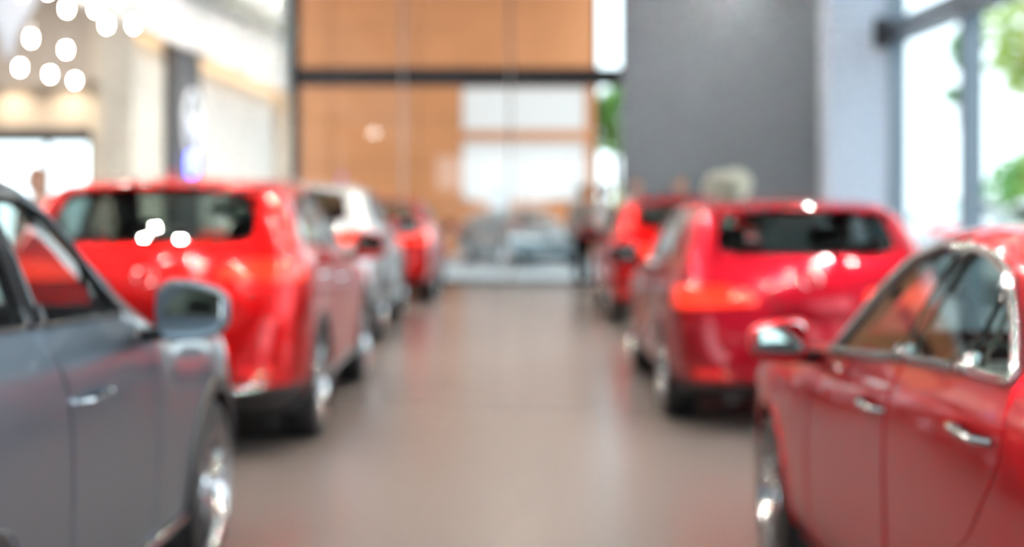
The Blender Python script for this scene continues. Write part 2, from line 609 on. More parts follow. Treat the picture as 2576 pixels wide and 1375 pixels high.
def car_parts(S, key):
    """cut one smooth half shell into its panels; returns {part: mesh or (right mesh, left mesh)} and a surface finder"""
    bm = car_half(S)
    lay = bm.faces.layers.int.new('pid')
    names = ['body_shell']

    def pid(n):
        if n not in names:
            names.append(n)
        return names.index(n)
    L = S['L']
    midy = L / 2

    def pl(co, no, filt):
        fs = [f for f in bm.faces if filt(f.calc_center_median())]
        geom = fs + list({x for f in fs for x in (list(f.verts) + list(f.edges))})
        bmesh.ops.bisect_plane(bm, geom=geom, dist=1e-5, plane_co=co, plane_no=no)
    ly, zc = S['lamp_y'], S['clad']
    zbump = S['rear'][0][1][0][1] + .12
    zfb = S['front'][1][1][2][1]
    pl((0, ly, 0), (0, 1, 0), lambda c: c.y < ly + .15)
    pl((0, 0, zbump), (0, 0, 1), lambda c: c.y < ly + .05)
    pl((0, 0, zc), (0, 0, 1), lambda c: c.y < ly + .05 or c.y > L - .55)
    pl((0, 0, S['sill']), (0, 0, 1), lambda c: ly < c.y < L - .4)
    pl((0, L - .42, 0), (0, 1, 0), lambda c: c.y > L - .6 and c.z < zfb + .05)
    pl((0, 0, zfb), (0, 0, 1), lambda c: c.y > L - .5)
    bm.normal_update()
    for f in bm.faces:
        c = f.calc_center_median()
        if c.y < ly and c.z < zbump:
            f[lay] = pid('rear_bumper')
        if c.y > L - .42 and c.z < zfb:
            f[lay] = pid('front_bumper')
        if c.z < zc and c.y < ly:
            f[lay] = pid('rear_bumper_cladding')
        if c.z < zc and c.y > L - .42:
            f[lay] = pid('front_bumper_cladding')
        if c.z < S['sill'] and ly <= c.y <= L - .42:
            f[lay] = pid('sill_cladding')
    for n, p in S['top']:
        q = round_poly(p, .06)
        if n in ('windshield', 'rear_window'):
            cut_poly(bm, lay, q, (0, 1), lambda f: f.normal.z > .12 and f.calc_center_median().z > S['belt'][-1][1] * .9, pid(n))
        else:
            cut_poly(bm, lay, q, (0, 1), lambda f: f.normal.z > .5, pid(n))
    for n, p in S['rear']:
        if n == 'tail_lamp':
            cut_poly(bm, lay, round_poly(p, .03), (0, 2), lambda f: f.calc_center_median().y < ly, pid(n))
        else:
            cut_poly(bm, lay, round_poly(p, .045), (0, 2), lambda f: f.calc_center_median().y < .95 and (f.normal.y < -.12), pid(n))
    for n, p in S['front']:
        cut_poly(bm, lay, round_poly(p, .03), (0, 2), lambda f: f.calc_center_median().y > L - .62 and (f.normal.y > .1 or f.normal.x > .5) and f.normal.z < .93, pid(n))
    for n, p in S['side']:
        cut_poly(bm, lay, round_poly(p, .035 if 'window' in n else .06), (1, 2), lambda f: f.normal.x > .3, pid(n))
    bm.normal_update()
    bvh = BVHTree.FromBMesh(bm)

    def surf(y, z):
        h = bvh.ray_cast(Vector((3, y, z)), Vector((-1, 0, 0)))
        return h[0].x if h[0] is not None else S['w'][5][1]

    def surf_rear(x, z):
        h = bvh.ray_cast(Vector((x, -2, z)), Vector((0, 1, 0)))
        return h[0].y if h[0] is not None else 0.1
    out = {}
    central = {'body_shell', 'rear_bumper', 'front_bumper', 'rear_bumper_cladding', 'front_bumper_cladding', 'hood', 'windshield', 'tailgate',
               'rear_window', 'trunk_lid', 'grille'}
    glassy = {'windshield', 'rear_window', 'front_side_window', 'rear_side_window', 'quarter_window'}
    # window trim path from the outline of the joined side glazing
    gl_ids = {names.index(n) for n in ('front_side_window', 'rear_side_window', 'pillar_cover') + (('pillar_trim', 'quarter_window') if 'pillar_trim' in names else ())}

    def extract(ids, mirror, both):
        b2 = bm.copy()
        l2 = b2.faces.layers.int['pid']
        bmesh.ops.delete(b2, geom=[f for f in b2.faces if f[l2] not in ids], context='FACES')
        if both:
            d = bmesh.ops.duplicate(b2, geom=list(b2.verts) + list(b2.edges) + list(b2.faces))['geom']
            for v in [g for g in d if isinstance(g, bmesh.types.BMVert)]:
                v.co.x = -v.co.x
            bmesh.ops.reverse_faces(b2, faces=[g for g in d if isinstance(g, bmesh.types.BMFace)])
            cen = [v for v in b2.verts if abs(v.co.x) < 2e-4]
            for v in cen:
                v.co.x = 0
            bmesh.ops.remove_doubles(b2, verts=cen, dist=3e-4)
            # faces with all verts on the centre plane cannot exist; nothing to remove
        elif mirror:
            for v in b2.verts:
                v.co.x = -v.co.x
            bmesh.ops.reverse_faces(b2, faces=list(b2.faces))
        b2.normal_update()
        return b2
    for k, n in enumerate(names):
        for side in ((0,) if n in central else (1, -1)):
            b2 = extract({k}, side == -1, side == 0)
            if not b2.faces:
                b2.free()
                continue
            if n in glassy:
                for v in b2.verts:
                    v.co -= v.normal * .004
            elif n in ('tail_lamp', 'headlamp'):
                ext = [v for v in b2.verts if not v.is_boundary]
                for v in ext:
                    v.co += v.normal * .006
            else:
                bmesh.ops.inset_region(b2, faces=list(b2.faces), thickness=.005, depth=-.004, use_boundary=True, use_even_offset=False)
            out[(n, side)] = build_mesh(b2, key + '_' + n)
    # dark lining on the inside of the cabin
    b2 = bm.copy()
    l2 = b2.faces.layers.int['pid']
    gi = {names.index(n) for n in glassy if n in names}
    y0 = S['seats'][1] - .75
    dead = []
    for f in b2.faces:
        c = f.calc_center_median()
        if f[l2] in gi or not (max(.2, y0) < c.y < S['cowl'] + .1) or c.z < .3:
            dead.append(f)
    bmesh.ops.delete(b2, geom=dead, context='FACES')
    b2.normal_update()
    for v in b2.verts:
        v.co -= v.normal * .03
    bmesh.ops.reverse_faces(b2, faces=list(b2.faces))
    d = bmesh.ops.duplicate(b2, geom=list(b2.verts) + list(b2.edges) + list(b2.faces))['geom']
    for v in [g for g in d if isinstance(g, bmesh.types.BMVert)]:
        v.co.x = -v.co.x
    bmesh.ops.reverse_faces(b2, faces=[g for g in d if isinstance(g, bmesh.types.BMFace)])
    out[('interior_lining', 0)] = build_mesh(b2, key + '_lining')
    # outline of the side glazing for the bright trim
    edges = [e for e in bm.edges if len(e.link_faces) == 2 and ((e.link_faces[0][lay] in gl_ids) != (e.link_faces[1][lay] in gl_ids))]
    nxt = {}
    for e in edges:
        a, b = e.verts
        nxt.setdefault(a, []).append(b)
        nxt.setdefault(b, []).append(a)
    loop = []
    if nxt:
        cur = next(iter(nxt))
        prev = None
        while True:
            loop.append(cur.co + cur.normal * .004)
            c2 = [v for v in nxt[cur] if v is not prev]
            if not c2:
                break
            prev, cur = cur, c2[0]
            if (cur.co + cur.normal * .004 - loop[0]).length < 1e-6 or len(loop) > 900:
                break
        keep = [loop[0]]
        for p in loop[1:]:
            if (p - keep[-1]).length > .012:
                keep.append(p)
        loop = keep
    return out, surf, surf_rear, loop, bm


WHEELS = {}


def wheel_proto(r):
    k = round(r, 3)
    if k in WHEELS:
        return WHEELS[k]
    wd = .115
    rr = r * .70
    tire = [(rr, -wd * .92), (rr + .02, -wd), (r * .90, -wd), (r * .975, -wd * .86), (r, -wd * .62), (r, wd * .62), (r * .975, wd * .86), (r * .90, wd),
            (rr + .02, wd), (rr, wd * .92)]
    rim = [(rr + .004, -wd * .9), (rr - .006, -wd * .9), (rr - .012, -wd * .8), (rr - .035, -wd * .3), (rr - .035, wd * .3), (rr - .018, wd * .8),
           (rr - .008, wd * .98), (rr + .006, wd * 1.03), (rr + .008, wd * .9)]
    tme = build_mesh(lathe(tire, 40, 'x', close=True), 'tire')
    rme = build_mesh(lathe(rim, 40, 'x', close=True), 'rim')
    # spoke: tapered bar from hub to rim, lying in the y-z plane along +z
    bm = bmesh.new()
    secs = []
    for t, hw, xo in ((0.04, .020, .058), (.35 * rr, .017, .078), (.75 * rr, .019, .090), (rr - .012, .030, .098)):
        secs.append([bm.verts.new(p) for p in ((xo, -hw, t), (xo, hw, t), (xo - .035, hw * .7, t), (xo - .035, -hw * .7, t))])
    for a, b in zip(secs[:-1], secs[1:]):
        for i in range(4):
            bm.faces.new((a[i], a[(i + 1) % 4], b[(i + 1) % 4], b[i]))
    bm.faces.new(secs[0][::-1])
    bm.faces.new(secs[-1])
    bmesh.ops.recalc_face_normals(bm, faces=bm.faces)
    bmesh.ops.bevel(bm, geom=[e for e in bm.edges], offset=.004, segments=1, affect='EDGES')
    sme = bpy.data.meshes.new('spoke')
    bm.to_mesh(sme)
    bm.free()
    hme = build_mesh(lathe([(.0, .088), (.030, .088), (.036, .082), (.062, .070), (.066, .03), (.0, .03)], 24, 'x'), 'hub')
    dme = build_mesh(lathe([(.06, .0), (rr * .74, .0), (rr * .74, .022), (.06, .022)], 32, 'x', close=True), 'disc')
    WHEELS[k] = (tme, rme, sme, hme, dme)
    return WHEELS[k]


M_TIRE = mat('tyre_rubber', (.012, .012, .013), .55, bump=.15, bscale=60)
M_RIM = mat('alloy_silver', (.72, .73, .75), .18, 1.0)
M_DISC = mat('brake_steel', (.35, .35, .36), .35, 1.0)
M_CLAD = mat('black_cladding', (.018, .018, .02), .45, bump=.1, bscale=200)
M_GLOSSBLACK = mat('gloss_black', (.008, .008, .009), .08, coat=1.0)
M_CHROME = mat('chrome', (.82, .83, .85), .08, 1.0)
M_SATIN = mat('satin_silver', (.62, .64, .66), .25, 1.0)
M_DARKTRIM = mat('dark_trim', (.10, .11, .12), .3, .6)
M_LENS = mat('tail_lamp_red', (.55, .006, .004), .08, coat=1.0, emit=(1.0, .045, .015), es=1.3, sampled=False)
M_REFL = mat('reflector_red', (.70, .004, .003), .12, coat=1.0, emit=(1, .01, .005), es=.25, sampled=False)
M_HEAD = mat('head_lamp_lens', (.75, .78, .80), .06, coat=1.0)
M_CARGLASS = glass_mat('car_side_glass', (.78, .86, .83), 1.8)
M_CARGLASS_D = glass_mat('car_privacy_glass', (.34, .40, .38), 1.8)
M_MIRROR = mat('mirror_glass', (.92, .95, .94), .015, 1.0)
M_LINING = mat('cabin_lining', (.16, .15, .14), .8, bump=.1)
M_SEAT = mat('seat_leather_beige', (.30, .26, .21), .55, bump=.1)
M_SEATD = mat('seat_leather_dark', (.045, .043, .042), .5, bump=.1)
M_DASH = mat('dashboard_black', (.02, .02, .021), .5)
M_PLATE = mat('number_plate_blank', (.70, .71, .72), .4)


def paint(name, col, metal=.85, rough=.36):
    return mat(name, col, rough, metal, coat=.9, coat_rough=.025)


GLASSY = {'windshield', 'rear_window', 'front_side_window', 'rear_side_window', 'quarter_window'}
PROTO = {}


def make_car(kind, S, root, pm, seat_mat=None, cabin=True):
    """fill the Empty root with the car's parts; car stands on z=0, faces +y, origin mid-length"""
    if kind not in PROTO:
        PROTO[kind] = car_parts(S, kind)
    parts, surf, surf_rear, loop, _ = PROTO[kind]
    L = S['L']
    off = Vector((0, -L / 2, 0))
    seat_mat = seat_mat or M_SEATD
    made = {}

    def add(name, me, m, parent=root, loc=None, rot=None):
        if isinstance(me, bmesh.types.BMesh):
            me = build_mesh(me, name)
        if len(me.materials) == 0:
            me.materials.append(m)
        o = bpy.data.objects.new(name, me)
        COL.objects.link(o)
        o.parent = parent
        p = Vector(loc or (0, 0, 0))
        o.location = p + off if parent is root else p
        if rot:
            o.rotation_euler = rot
        o.material_slots[0].link = 'OBJECT'
        o.material_slots[0].material = m
        return o
    suv = kind == 'suv'
    for (n, side), me in parts.items():
        if n in GLASSY:
            m = M_CARGLASS_D if n in ('rear_window', 'quarter_window', 'rear_side_window') and kind in ('suv', 'hatch') else M_CARGLASS
        else:
            m = {'tail_lamp': M_LENS, 'reflector': M_REFL, 'headlamp': M_HEAD, 'grille': M_GLOSSBLACK, 'pillar_cover': M_GLOSSBLACK, 'pillar_trim': M_GLOSSBLACK,
                 'rear_bumper_cladding': M_CLAD, 'front_bumper_cladding': M_CLAD, 'sill_cladding': M_CLAD if (suv or kind == 'hatch') else pm,
                 'interior_lining': M_LINING}.get(n, pm)
        par = root
        if n == 'front_side_window' or n == 'rear_side_window':
            par = made.get((n.replace('side_window', 'door'), side), root)
        o = add(n, me, m, par)
        made[(n, side)] = o
    # side windows are sub-parts of their doors
    # wheels
    r = S['r']
    tme, rme, sme, hme, dme = wheel_proto(r)
    for ya in S['axles']:
        for sd in (1, -1):
            xs = surf(ya, r + S['R'] + .03) - .118
            w = add('wheel', rme, M_RIM, root, (sd * xs, ya, r), (random.uniform(0, 1.2), 0, 0 if sd > 0 else math.pi))
            add('tire', tme, M_TIRE, w)
            add('hub_cap', hme, M_RIM, w)
            add('brake_disc', dme, M_DISC, w)
            for k in range(5):
                for da in (-.16, .16):
                    add('spoke', sme, M_RIM, w, None, (2 * math.pi * k / 5 + da, 0, 0))
            # liner of the wheel well
            R = S['R'] + .002
            bm = bmesh.new()
            ra, rb = [], []
            x1 = S['w'][5][1] - .045
            path = [(R, -r * .4)] + [(R * math.cos(math.pi * k / 16), R * math.sin(math.pi * k / 16)) for k in range(17)] + [(-R, -r * .4)]
            for (cy, cz) in path:
                ra.append(bm.verts.new((sd * .46, ya + cy, r + cz)))
                rb.append(bm.verts.new((sd * x1, ya + cy, r + cz)))
            for k in range(len(path) - 1):
                bm.faces.new((ra[k], ra[k + 1], rb[k + 1], rb[k]))
            bm.faces.new(ra)
            add('wheel_well', bm, M_CLAD)
            # arch lip
            bm = bmesh.new()
            aw = S['arch']
            strips = []
            for k in range(25):
                a = math.pi * (k / 24) * 1.06 - .03 * math.pi
                ring = []
                for rad, dx in ((S['R'] - .006, -.02), (S['R'] - .006, .012 if suv else .003), (S['R'] + aw * .8, .014 if suv else .003), (S['R'] + aw, -.004)):
                    yy, zz = ya + rad * math.cos(a), r + rad * math.sin(a)
                    yq, zq = ya + (S['R'] + .012) * math.cos(a), r + (S['R'] + .012) * math.sin(a)
                    ring.append(bm.verts.new((sd * (surf(yq, max(zq, .30)) + dx), yy, zz)))
                strips.append(ring)
            for A, B in zip(strips[:-1], strips[1:]):
                for q in range(3):
                    bm.faces.new((A[q], A[q + 1], B[q + 1], B[q]))
            bmesh.ops.recalc_face_normals(bm, faces=bm.faces)
            add('wheel_arch_trim', bm, M_CLAD if suv else pm)
    # side details
    for sd in (1, -1):
        if loop:
            bm = bmesh.new()
            tube(bm, [(p.x * sd, p.y, p.z) for p in loop], .008 if suv else .016, 6, closed=True)
            add('window_trim', bm, M_DARKTRIM if suv else M_SATIN)
        for dn, (hy, hz) in zip(('front_door', 'rear_door'), S['handles']):
            x = surf(hy, hz)
            bm = bmesh.new()
            pts = [(sd * (surf(hy - .11, hz) - .006), hy - .11, hz), (sd * (x + .026), hy - .085, hz + .002), (sd * (x + .033), hy, hz + .006),
                   (sd * (x + .028), hy + .085, hz + .006), (sd * (surf(hy + .11, hz) - .006), hy + .11, hz + .004)]
            tube(bm, pts, [.010, .013, .015, .013, .010], 8)
            add('handle', bm, M_CHROME if kind in ('suv', 'sedan') else pm, made.get((dn, sd), root))
        # door mirror
        my, mz, mw, mh = S['mirror']
        xb = surf(my, mz - mh * .6)
        bm = superell(mw, .085, mh, .62)
        for v in bm.verts:
            if v.co.y < -.02:
                v.co.y = -.02 + (v.co.y + .02) * .25
            v.co.z *= 1 - .18 * (v.co.x / mw)
            v.co.y -= .05 * (v.co.x / mw)
            v.co.x *= sd
        if sd < 0:
            bmesh.ops.reverse_faces(bm, faces=list(bm.faces))
        mir = add('door_mirror', bm, pm, root, (sd * (xb + .055 + mw), my, mz))
        bm = superell(mw * .86, .004, mh * .84, .5)
        for v in bm.verts:
            v.co.z *= 1 - .18 * (v.co.x / mw)
            v.co.y -= .05 * (v.co.x / mw) + .040 - .09 * v.co.z
            v.co.x *= sd
        if sd < 0:
            bmesh.ops.reverse_faces(bm, faces=list(bm.faces))
        add('mirror_glass', bm, M_MIRROR, mir)
        bm = bmesh.new()
        tube(bm, [(sd * (-mw - .09), .06, -mh * .95), (sd * (-mw * .7), .02, -mh * .75), (sd * (-mw * .2), .01, -mh * .55)], [.028, .026, .03], 8)
        add('mirror_stalk', bm, M_GLOSSBLACK, mir)
        bm = superell(mw * .55, .008, .010, .6, 12, 8)
        move(bm, (sd * mw * .25, .075 - .0125, .0))
        add('indicator_lens', bm, M_HEAD, mir)
        # exhaust tip
        ex, ez = S['exhaust']
        add('exhaust_tip', move(lathe([(.033, -.08), (.040, -.08), (.040, .50), (.033, .50)], 20, 'x', close=True), (0, 0, 0)), M_CHROME, root,
            (sd * ex, .17, ez + .015), (0, 0, math.pi / 2))
    # silver strip along the sill and under the tail
    if suv or kind == 'hatch':
        for sd in (1, -1):
            bm = bmesh.new()
            y0, y1 = S['axles'][0] + S['R'] + .06, S['axles'][1] - S['R'] - .06
            zs = S['sill'] - .035
            tube(bm, [(sd * (surf(y0 + (y1 - y0) * k / 12, zs) + .004), y0 + (y1 - y0) * k / 12, zs) for k in range(13)], .018, 8)
            add('sill_strip', bm, M_SATIN)
    if suv:
        bm = bmesh.new()
        pts = [(x, surf_rear(abs(x), zc) - .004, zc) for x, zc in [(.70 * k / 10, S['clad'] - .035 + .03 * (abs(k) / 10) ** 3) for k in range(-10, 11)]]
        tube(bm, pts, .022, 8)
        add('skid_strip', bm, M_SATIN)
    # plate, badge, wiper, third brake lamp, spoiler, antenna
    gate = made.get(('tailgate', 0)) or made.get(('trunk_lid', 0)) or root
    pz = S['plate_z']
    yr = surf_rear(0, pz)
    add('plate_recess', move(bx(-.26, .26, -.006, .004, -.075, .075, bev=.005), (0, yr - .002, pz)), pm, gate)
    bz = pz + (.19 if kind != 'sedan' else .26)
    yb = surf_rear(0, bz)
    bm = bmesh.new()
    tube(bm, [(.06 * math.cos(2 * math.pi * k / 24), yb - .008, bz + .045 * math.sin(2 * math.pi * k / 24)) for k in range(24)], .007, 6, closed=True)
    add('badge_ring', bm, M_CHROME, gate)
    if kind in ('suv', 'hatch'):
        rw = dict(S['rear'])['rear_window']
        zb0, zt0 = rw[0][1], rw[-1][1]
        ya0 = surf_rear(0, zb0 + .02)
        bm = bmesh.new()
        tube(bm, [(0, ya0 - .02, zb0 + .01), (.12, surf_rear(.12, zb0 + .05) - .014, zb0 + .05), (.36, surf_rear(.36, zb0 + .09) - .012, zb0 + .09)], .008, 6)
        add('rear_wiper', bm, M_CLAD, gate)
        # roof spoiler
        bm = bmesh.new()
        rows = []
        xs = [-.58 + 1.16 * k / 12 for k in range(13)]
        for x in xs:
            zz = zt0 + .035 - .05 * (abs(x) / .58) ** 2
            y = surf_rear(abs(x) * .9, min(zt0 - .01, zz))
            rows.append([bm.verts.new(p) for p in ((x, y + .16, zz + .012), (x, y - .075, zz + .002), (x, y - .085, zz - .016), (x, y + .06, zz - .02))])
        for A, B in zip(rows[:-1], rows[1:]):
            for q in range(4):
                bm.faces.new((A[q], A[(q + 1) % 4], B[(q + 1) % 4], B[q]))
        bm.faces.new(rows[0])
        bm.faces.new(rows[-1][::-1])
        bmesh.ops.recalc_face_normals(bm, faces=bm.faces)
        sp = add('roof_spoiler', bm, pm, gate)
        add('brake_lamp', bx(-.14, .14, yb * 0 + surf_rear(0, zt0 - .01) - .09, surf_rear(0, zt0 - .01) - .07, zt0 + .012, zt0 + .03), M_REFL, gate)
    if S.get('fin'):
        zt = pchip(S['zt'])
        fy = .78 if kind in ('suv', 'hatch') else 1.45
        bm = bmesh.new()
        z0 = zt(fy) - .01
        prof = [(-.075, 0), (.085, 0), (.05, .022), (.01, .045), (-.04, .072), (-.062, .074)]
        A = [bm.verts.new((-.016 * (1 - q[1] * 8), fy + q[0], z0 + q[1])) for q in prof]
        B = [bm.verts.new((.016 * (1 - q[1] * 8), fy + q[0], z0 + q[1])) for q in prof]
        bm.faces.new(A)
        bm.faces.new(B[::-1])
        for q in range(len(prof)):
            bm.faces.new((A[q], B[q], B[(q + 1) % len(prof)], A[(q + 1) % len(prof)]))
        bmesh.ops.recalc_face_normals(bm, faces=bm.faces)
        add('antenna_fin', bm, pm)
    if not cabin:
        return root
    # cabin
    sf, sr = S['seats']
    z = S['seat_z']
    add('cabin_floor', bx(-.72, .72, sr - .5, S['dash'] + .35, .28, .33), M_LINING)
    for sx in (.36, -.36):
        def seat(y, wdt, name):
            st = add(name, move(superell(wdt, .26, .085, .5), (0, 0, 0)), seat_mat, root, (sx, y, z - .08))
            add('backrest', move(superell(wdt * .95, .075, .31, .5), (0, 0, 0)), seat_mat, st, (0, -.27, .36), (.26, 0, 0))
            add('headrest', superell(.13, .05, .085, .55), seat_mat, st, (0, -.40, .75), (.2, 0, 0))
            add('seat_base', bx(-.2, .2, -.2, .2, -.22, -.06), M_DASH, st)
        seat(sf, .25, 'front_seat')
    st = add('rear_seat', superell(.64, .25, .085, .45), seat_mat, root, (0, sr, z - .07))
    add('backrest', superell(.62, .075, .30, .45), seat_mat, st, (0, -.27, .33), (.3, 0, 0))
    for sx in (.38, -.38):
        add('headrest', superell(.13, .045, .075, .55), seat_mat, st, (sx, -.38, .66), (.2, 0, 0))
    zd = S['belt'][-3][1] if kind in ('suv', 'hatch') else S['belt'][-3][1]
    add('dashboard', superell(.72, .22, .16, .5), M_DASH, root, (0, S['dash'] + .12, zd - .17))
    bm = bmesh.new()
    tube(bm, [(.18 * math.cos(2 * math.pi * k / 24), 0, .18 * math.sin(2 * math.pi * k / 24)) for k in range(24)], .015, 6, closed=True)
    swl = add('steering_wheel', bm, M_DASH, root, (-.36, S['dash'] - .17, zd - .08), (-.4, 0, 0))
    add('steering_hub', superell(.07, .03, .05, .6, 12, 8), M_DASH, swl)
    add('rear_view_mirror', superell(.11, .02, .035, .6, 12, 8), M_DASH, root, (0, S['dash'] - .05, S['belt'][1][1] * 1.19))
    return root
# ================================================================== the showroom shell
XR, XL, YG, YB = 4.6, -3.84, 24.8, -7.0      # window wall, aisle side of the left wall, end glazing, shop front
ZC, ZL = 5.7, 4.7                             # hall and lobby ceilings

M_FLOOR = mat('floor_beige_stone', (.180, .150, .140), .25, var=.05, vscale=.35, spec=.36)
M_WHITE = mat('plaster_white', (.86, .87, .85), .7, var=.02)
M_CEIL = mat('ceiling_charcoal', (.045, .045, .05), .8)
M_CREAM = mat('plaster_cream', (.84, .79, .70), .7, var=.02)
M_TAUPE = mat('plaster_taupe', (.66, .60, .55), .75, var=.02)
M_GREYW = mat('wall_graphite_grey', (.215, .255, .305), .65, var=.04, vscale=1.2)
M_GREYD = mat('column_graphite', (.13, .13, .14), .55)
M_STRIP = mat('trim_grey_green', (.42, .44, .40), .6)
M_FRAME = mat('frame_blue_grey', (.20, .25, .30), .35, .3)
M_FRAMEB = mat('frame_anthracite', (.035, .04, .05), .4, .2)
M_GLAZE = glass_mat('window_glazing', (.94, .97, .96), 1.5, .0)
M_GLAZE2 = glass_mat('end_glazing', (.90, .93, .91), 1.5, .0)
M_WHITEPAINT = mat('gloss_white', (.80, .81, .83), .25)
M_JOINT = mat('pale_joint', (.75, .70, .68), .4)


def slab(name, x0, x1, y0, y1, z0, z1, m, parent=None, label=None):
    return struct(name, bx(x0, x1, y0, y1, z0, z1), m, label, parent)


floor = slab('floor', -9.6, XR + .1, YB, YG + .1, -.12, 0, M_FLOOR, label='polished beige stone showroom floor')
slab('ceiling', XL - .4, XR + .6, YB - .2, YG, ZC, ZC + .2, M_CEIL, label='dark charcoal showroom ceiling')
slab('ceiling', -9.6, XL - .4, YB - .2, 21.4, ZL, ZL + .2, M_TAUPE, label='taupe lobby ceiling')

# grey end wall and blue-white pier to the right of the end glazing
slab('wall_end', 1.63, 4.74, 21.2, 21.34, 0, ZC, M_GREYW, label='tall graphite grey feature wall')
M_PIER = mat('pier_pale_blue_grey', (.48, .55, .66), .7, var=.02)
slab('wall_pier', 3.775, 4.52, 16.98, 17.5, 0, ZC, M_PIER, label='white pier beside the window wall')
slab('wall_right', 4.66, 4.76, 17.5, 21.2, 0, ZC, M_WHITE, label='white wall behind the pier')
slab('wall_back', 2.6, 4.8, 24.7, 24.9, 0, ZC, M_WHITE, label='white wall behind the grey feature wall')
slab('wall_side', 4.7, 4.8, 21.2, 24.9, 0, ZC, M_WHITE, label='side wall behind the grey feature wall')

# window wall on the right: posts, transom, panes
win = struct('window_1', bx(XR - .1, XR + .12, YB, 17.3, 3.36, 3.60), M_FRAME, 'tall glazed side wall with blue grey frames')
posts = [17.08, 14.25, 11.5, 8.75, 6.0, 3.25, .5, -2.25, -5.0]
for i, y in enumerate(posts):
    hw = .13 if i == 0 else .065
    new_obj('post', bx(XR - .1, XR + .10, y - hw, y + hw, 0, ZC), M_FRAME, win)
for a, b in zip(posts[1:], posts[:-1]):
    new_obj('pane', bx(XR - .004, XR + .004, a + .06, b - .06, .06, 3.37), M_GLAZE, win)
    new_obj('pane', bx(XR - .004, XR + .004, a + .06, b - .06, 3.59, ZC - .05), M_GLAZE, win)
new_obj('bottom_rail', bx(XR - .1, XR + .1, YB, 17.2, 0, .07), M_FRAME, win)
new_obj('top_rail', bx(XR - .1, XR + .1, YB, 17.2, ZC - .12, ZC), M_FRAME, win)
new_obj('corner_bracket', bx(XR - .28, XR - .08, 16.95, 17.25, 3.28, 3.66, bev=.03), M_FRAMEB, win)

# end glazing with the dark frame
x0g, x1g = XL + .02, 2.6
eg = struct('window_2', bx(x0g, x1g, YG - .09, YG + .09, 3.42, 3.74), M_FRAMEB, 'end glazing with an anthracite frame')
for xa, xb in ((x0g, x0g + .12), (1.44, 1.50), (x1g - .05, x1g + .02)):
    new_obj('post', bx(xa, xb, YG - .08, YG + .08, 0, ZC), M_FRAMEB, eg)
for xc in (-1.90, -.03):
    new_obj('glass_fin', bx(xc - .02, xc + .02, YG - .10, YG - .01, .05, ZC), M_JOINT, eg)
xs = [x0g + .12, -1.90, -.03, 1.44, 1.50, x1g - .05]
for k in (0, 1, 2, 4):
    new_obj('pane', bx(xs[k] + (.02 if k in (1, 2) else 0), xs[k + 1] - (.02 if k in (0, 1) else 0), YG + .001, YG + .009, .05, 3.42), M_GLAZE2, eg)
    new_obj('pane', bx(xs[k] + (.02 if k in (1, 2) else 0), xs[k + 1] - (.02 if k in (0, 1) else 0), YG + .001, YG + .009, 3.74, ZC), M_GLAZE2, eg)
new_obj('bottom_rail', bx(x0g, x1g, YG - .07, YG + .07, 0, .06), M_FRAMEB, eg)

# shop front behind the camera
sf = struct('window_3', bx(-9.6, XR, YB - .1, YB + .1, 3.36, 3.6), M_FRAME, 'shop front glazing')
for k in range(8):
    x = -9.5 + k * 2.0
    new_obj('post', bx(x - .06, x + .06, YB - .08, YB + .08, 0, ZC), M_FRAME, sf)
new_obj('shade_spandrel', bx(-9.6, XR, YB - .08, YB + .08, 3.0, ZC), M_GREYD, sf)  # unseen dark band, added to cut light from behind the camera
new_obj('side_panel', bx(-9.6, -3.0, YB - .08, YB + .08, 0, 3.0), M_GREYD, sf)  # unseen solid part, added for less light on the car backs

# left side: bulkhead over a row of columns and panels
M_BULK = mat('bulkhead_white', (.92, .92, .90), .7)
slab('wall_bulkhead', XL - .09, XL, YB, YG, 3.27, ZC, M_BULK, label='white bulkhead running above the aisle')
bm = bmesh.new()
zs = lambda y: 3.93 + (y - 17.5) * .036
vs = []
for y in (10.0, YG - .05):
    vs.append([bm.verts.new((x, y, z)) for x, z in ((XL - .01, zs(y)), (XL + .05, zs(y)), (XL + .05, zs(y) + .30), (XL - .01, zs(y) + .30))])
for i in range(4):
    bm.faces.new((vs[0][i], vs[0][(i + 1) % 4], vs[1][(i + 1) % 4], vs[1][i]))
bm.faces.new(vs[0][::-1])
bm.faces.new(vs[1])
bmesh.ops.recalc_face_normals(bm, faces=bm.faces)
struct('trim_1', bm, M_STRIP, 'grey band along the white bulkhead')
slab('column_1', XL - .55, XL - .22, 15.2, 16.6, 0, 3.9, M_CREAM, label='broad cream column')
slab('column_2', XL - .55, XL - .09, 16.65, 17.95, 0, 3.9, M_GREYD, label='slim graphite column with an emblem')
slab('wall_left', XL - .45, XL - .27, 17.95, YG, 0, 3.9, M_WHITE, label='white wall panel')
slab('wall_corner', XL - .65, XL, 24.55, YG + .1, 0, ZC, M_CREAM, label='cream corner wall by the end glazing')
# lobby
slab('wall_lobby_end', -6.22, XL - .4, 21.0, 21.3, 0, ZL, M_CREAM, label='cream lobby wall')
slab('wall_lobby_bulkhead', -9.6, -6.22, 21.0, 21.3, 2.44, ZL, M_TAUPE, label='taupe lobby bulkhead')
slab('trim_2', -9.6, -6.22, 20.84, 21.0, 2.40, 2.52, M_GREYD, label='dark ledge under the bulkhead')
slab('trim_3', -9.6, -6.10, 20.3, 21.0, 3.12, 3.22, M_TAUPE, label='light shelf in the lobby')
slab('wall_lobby_side', -9.8, -9.6, YB, 21.3, 0, ZL, M_CREAM, label='cream lobby side wall')
lw = struct('window_4', bx(-9.6, -6.22, 21.1, 21.18, 2.30, 2.42), M_FRAMEB, 'lobby window')
for x in (-9.5, -8.2, -6.9, -6.26):
    new_obj('post', bx(x - .03, x + .03, 21.1, 21.18, 0, 2.32), M_FRAMEB, lw)
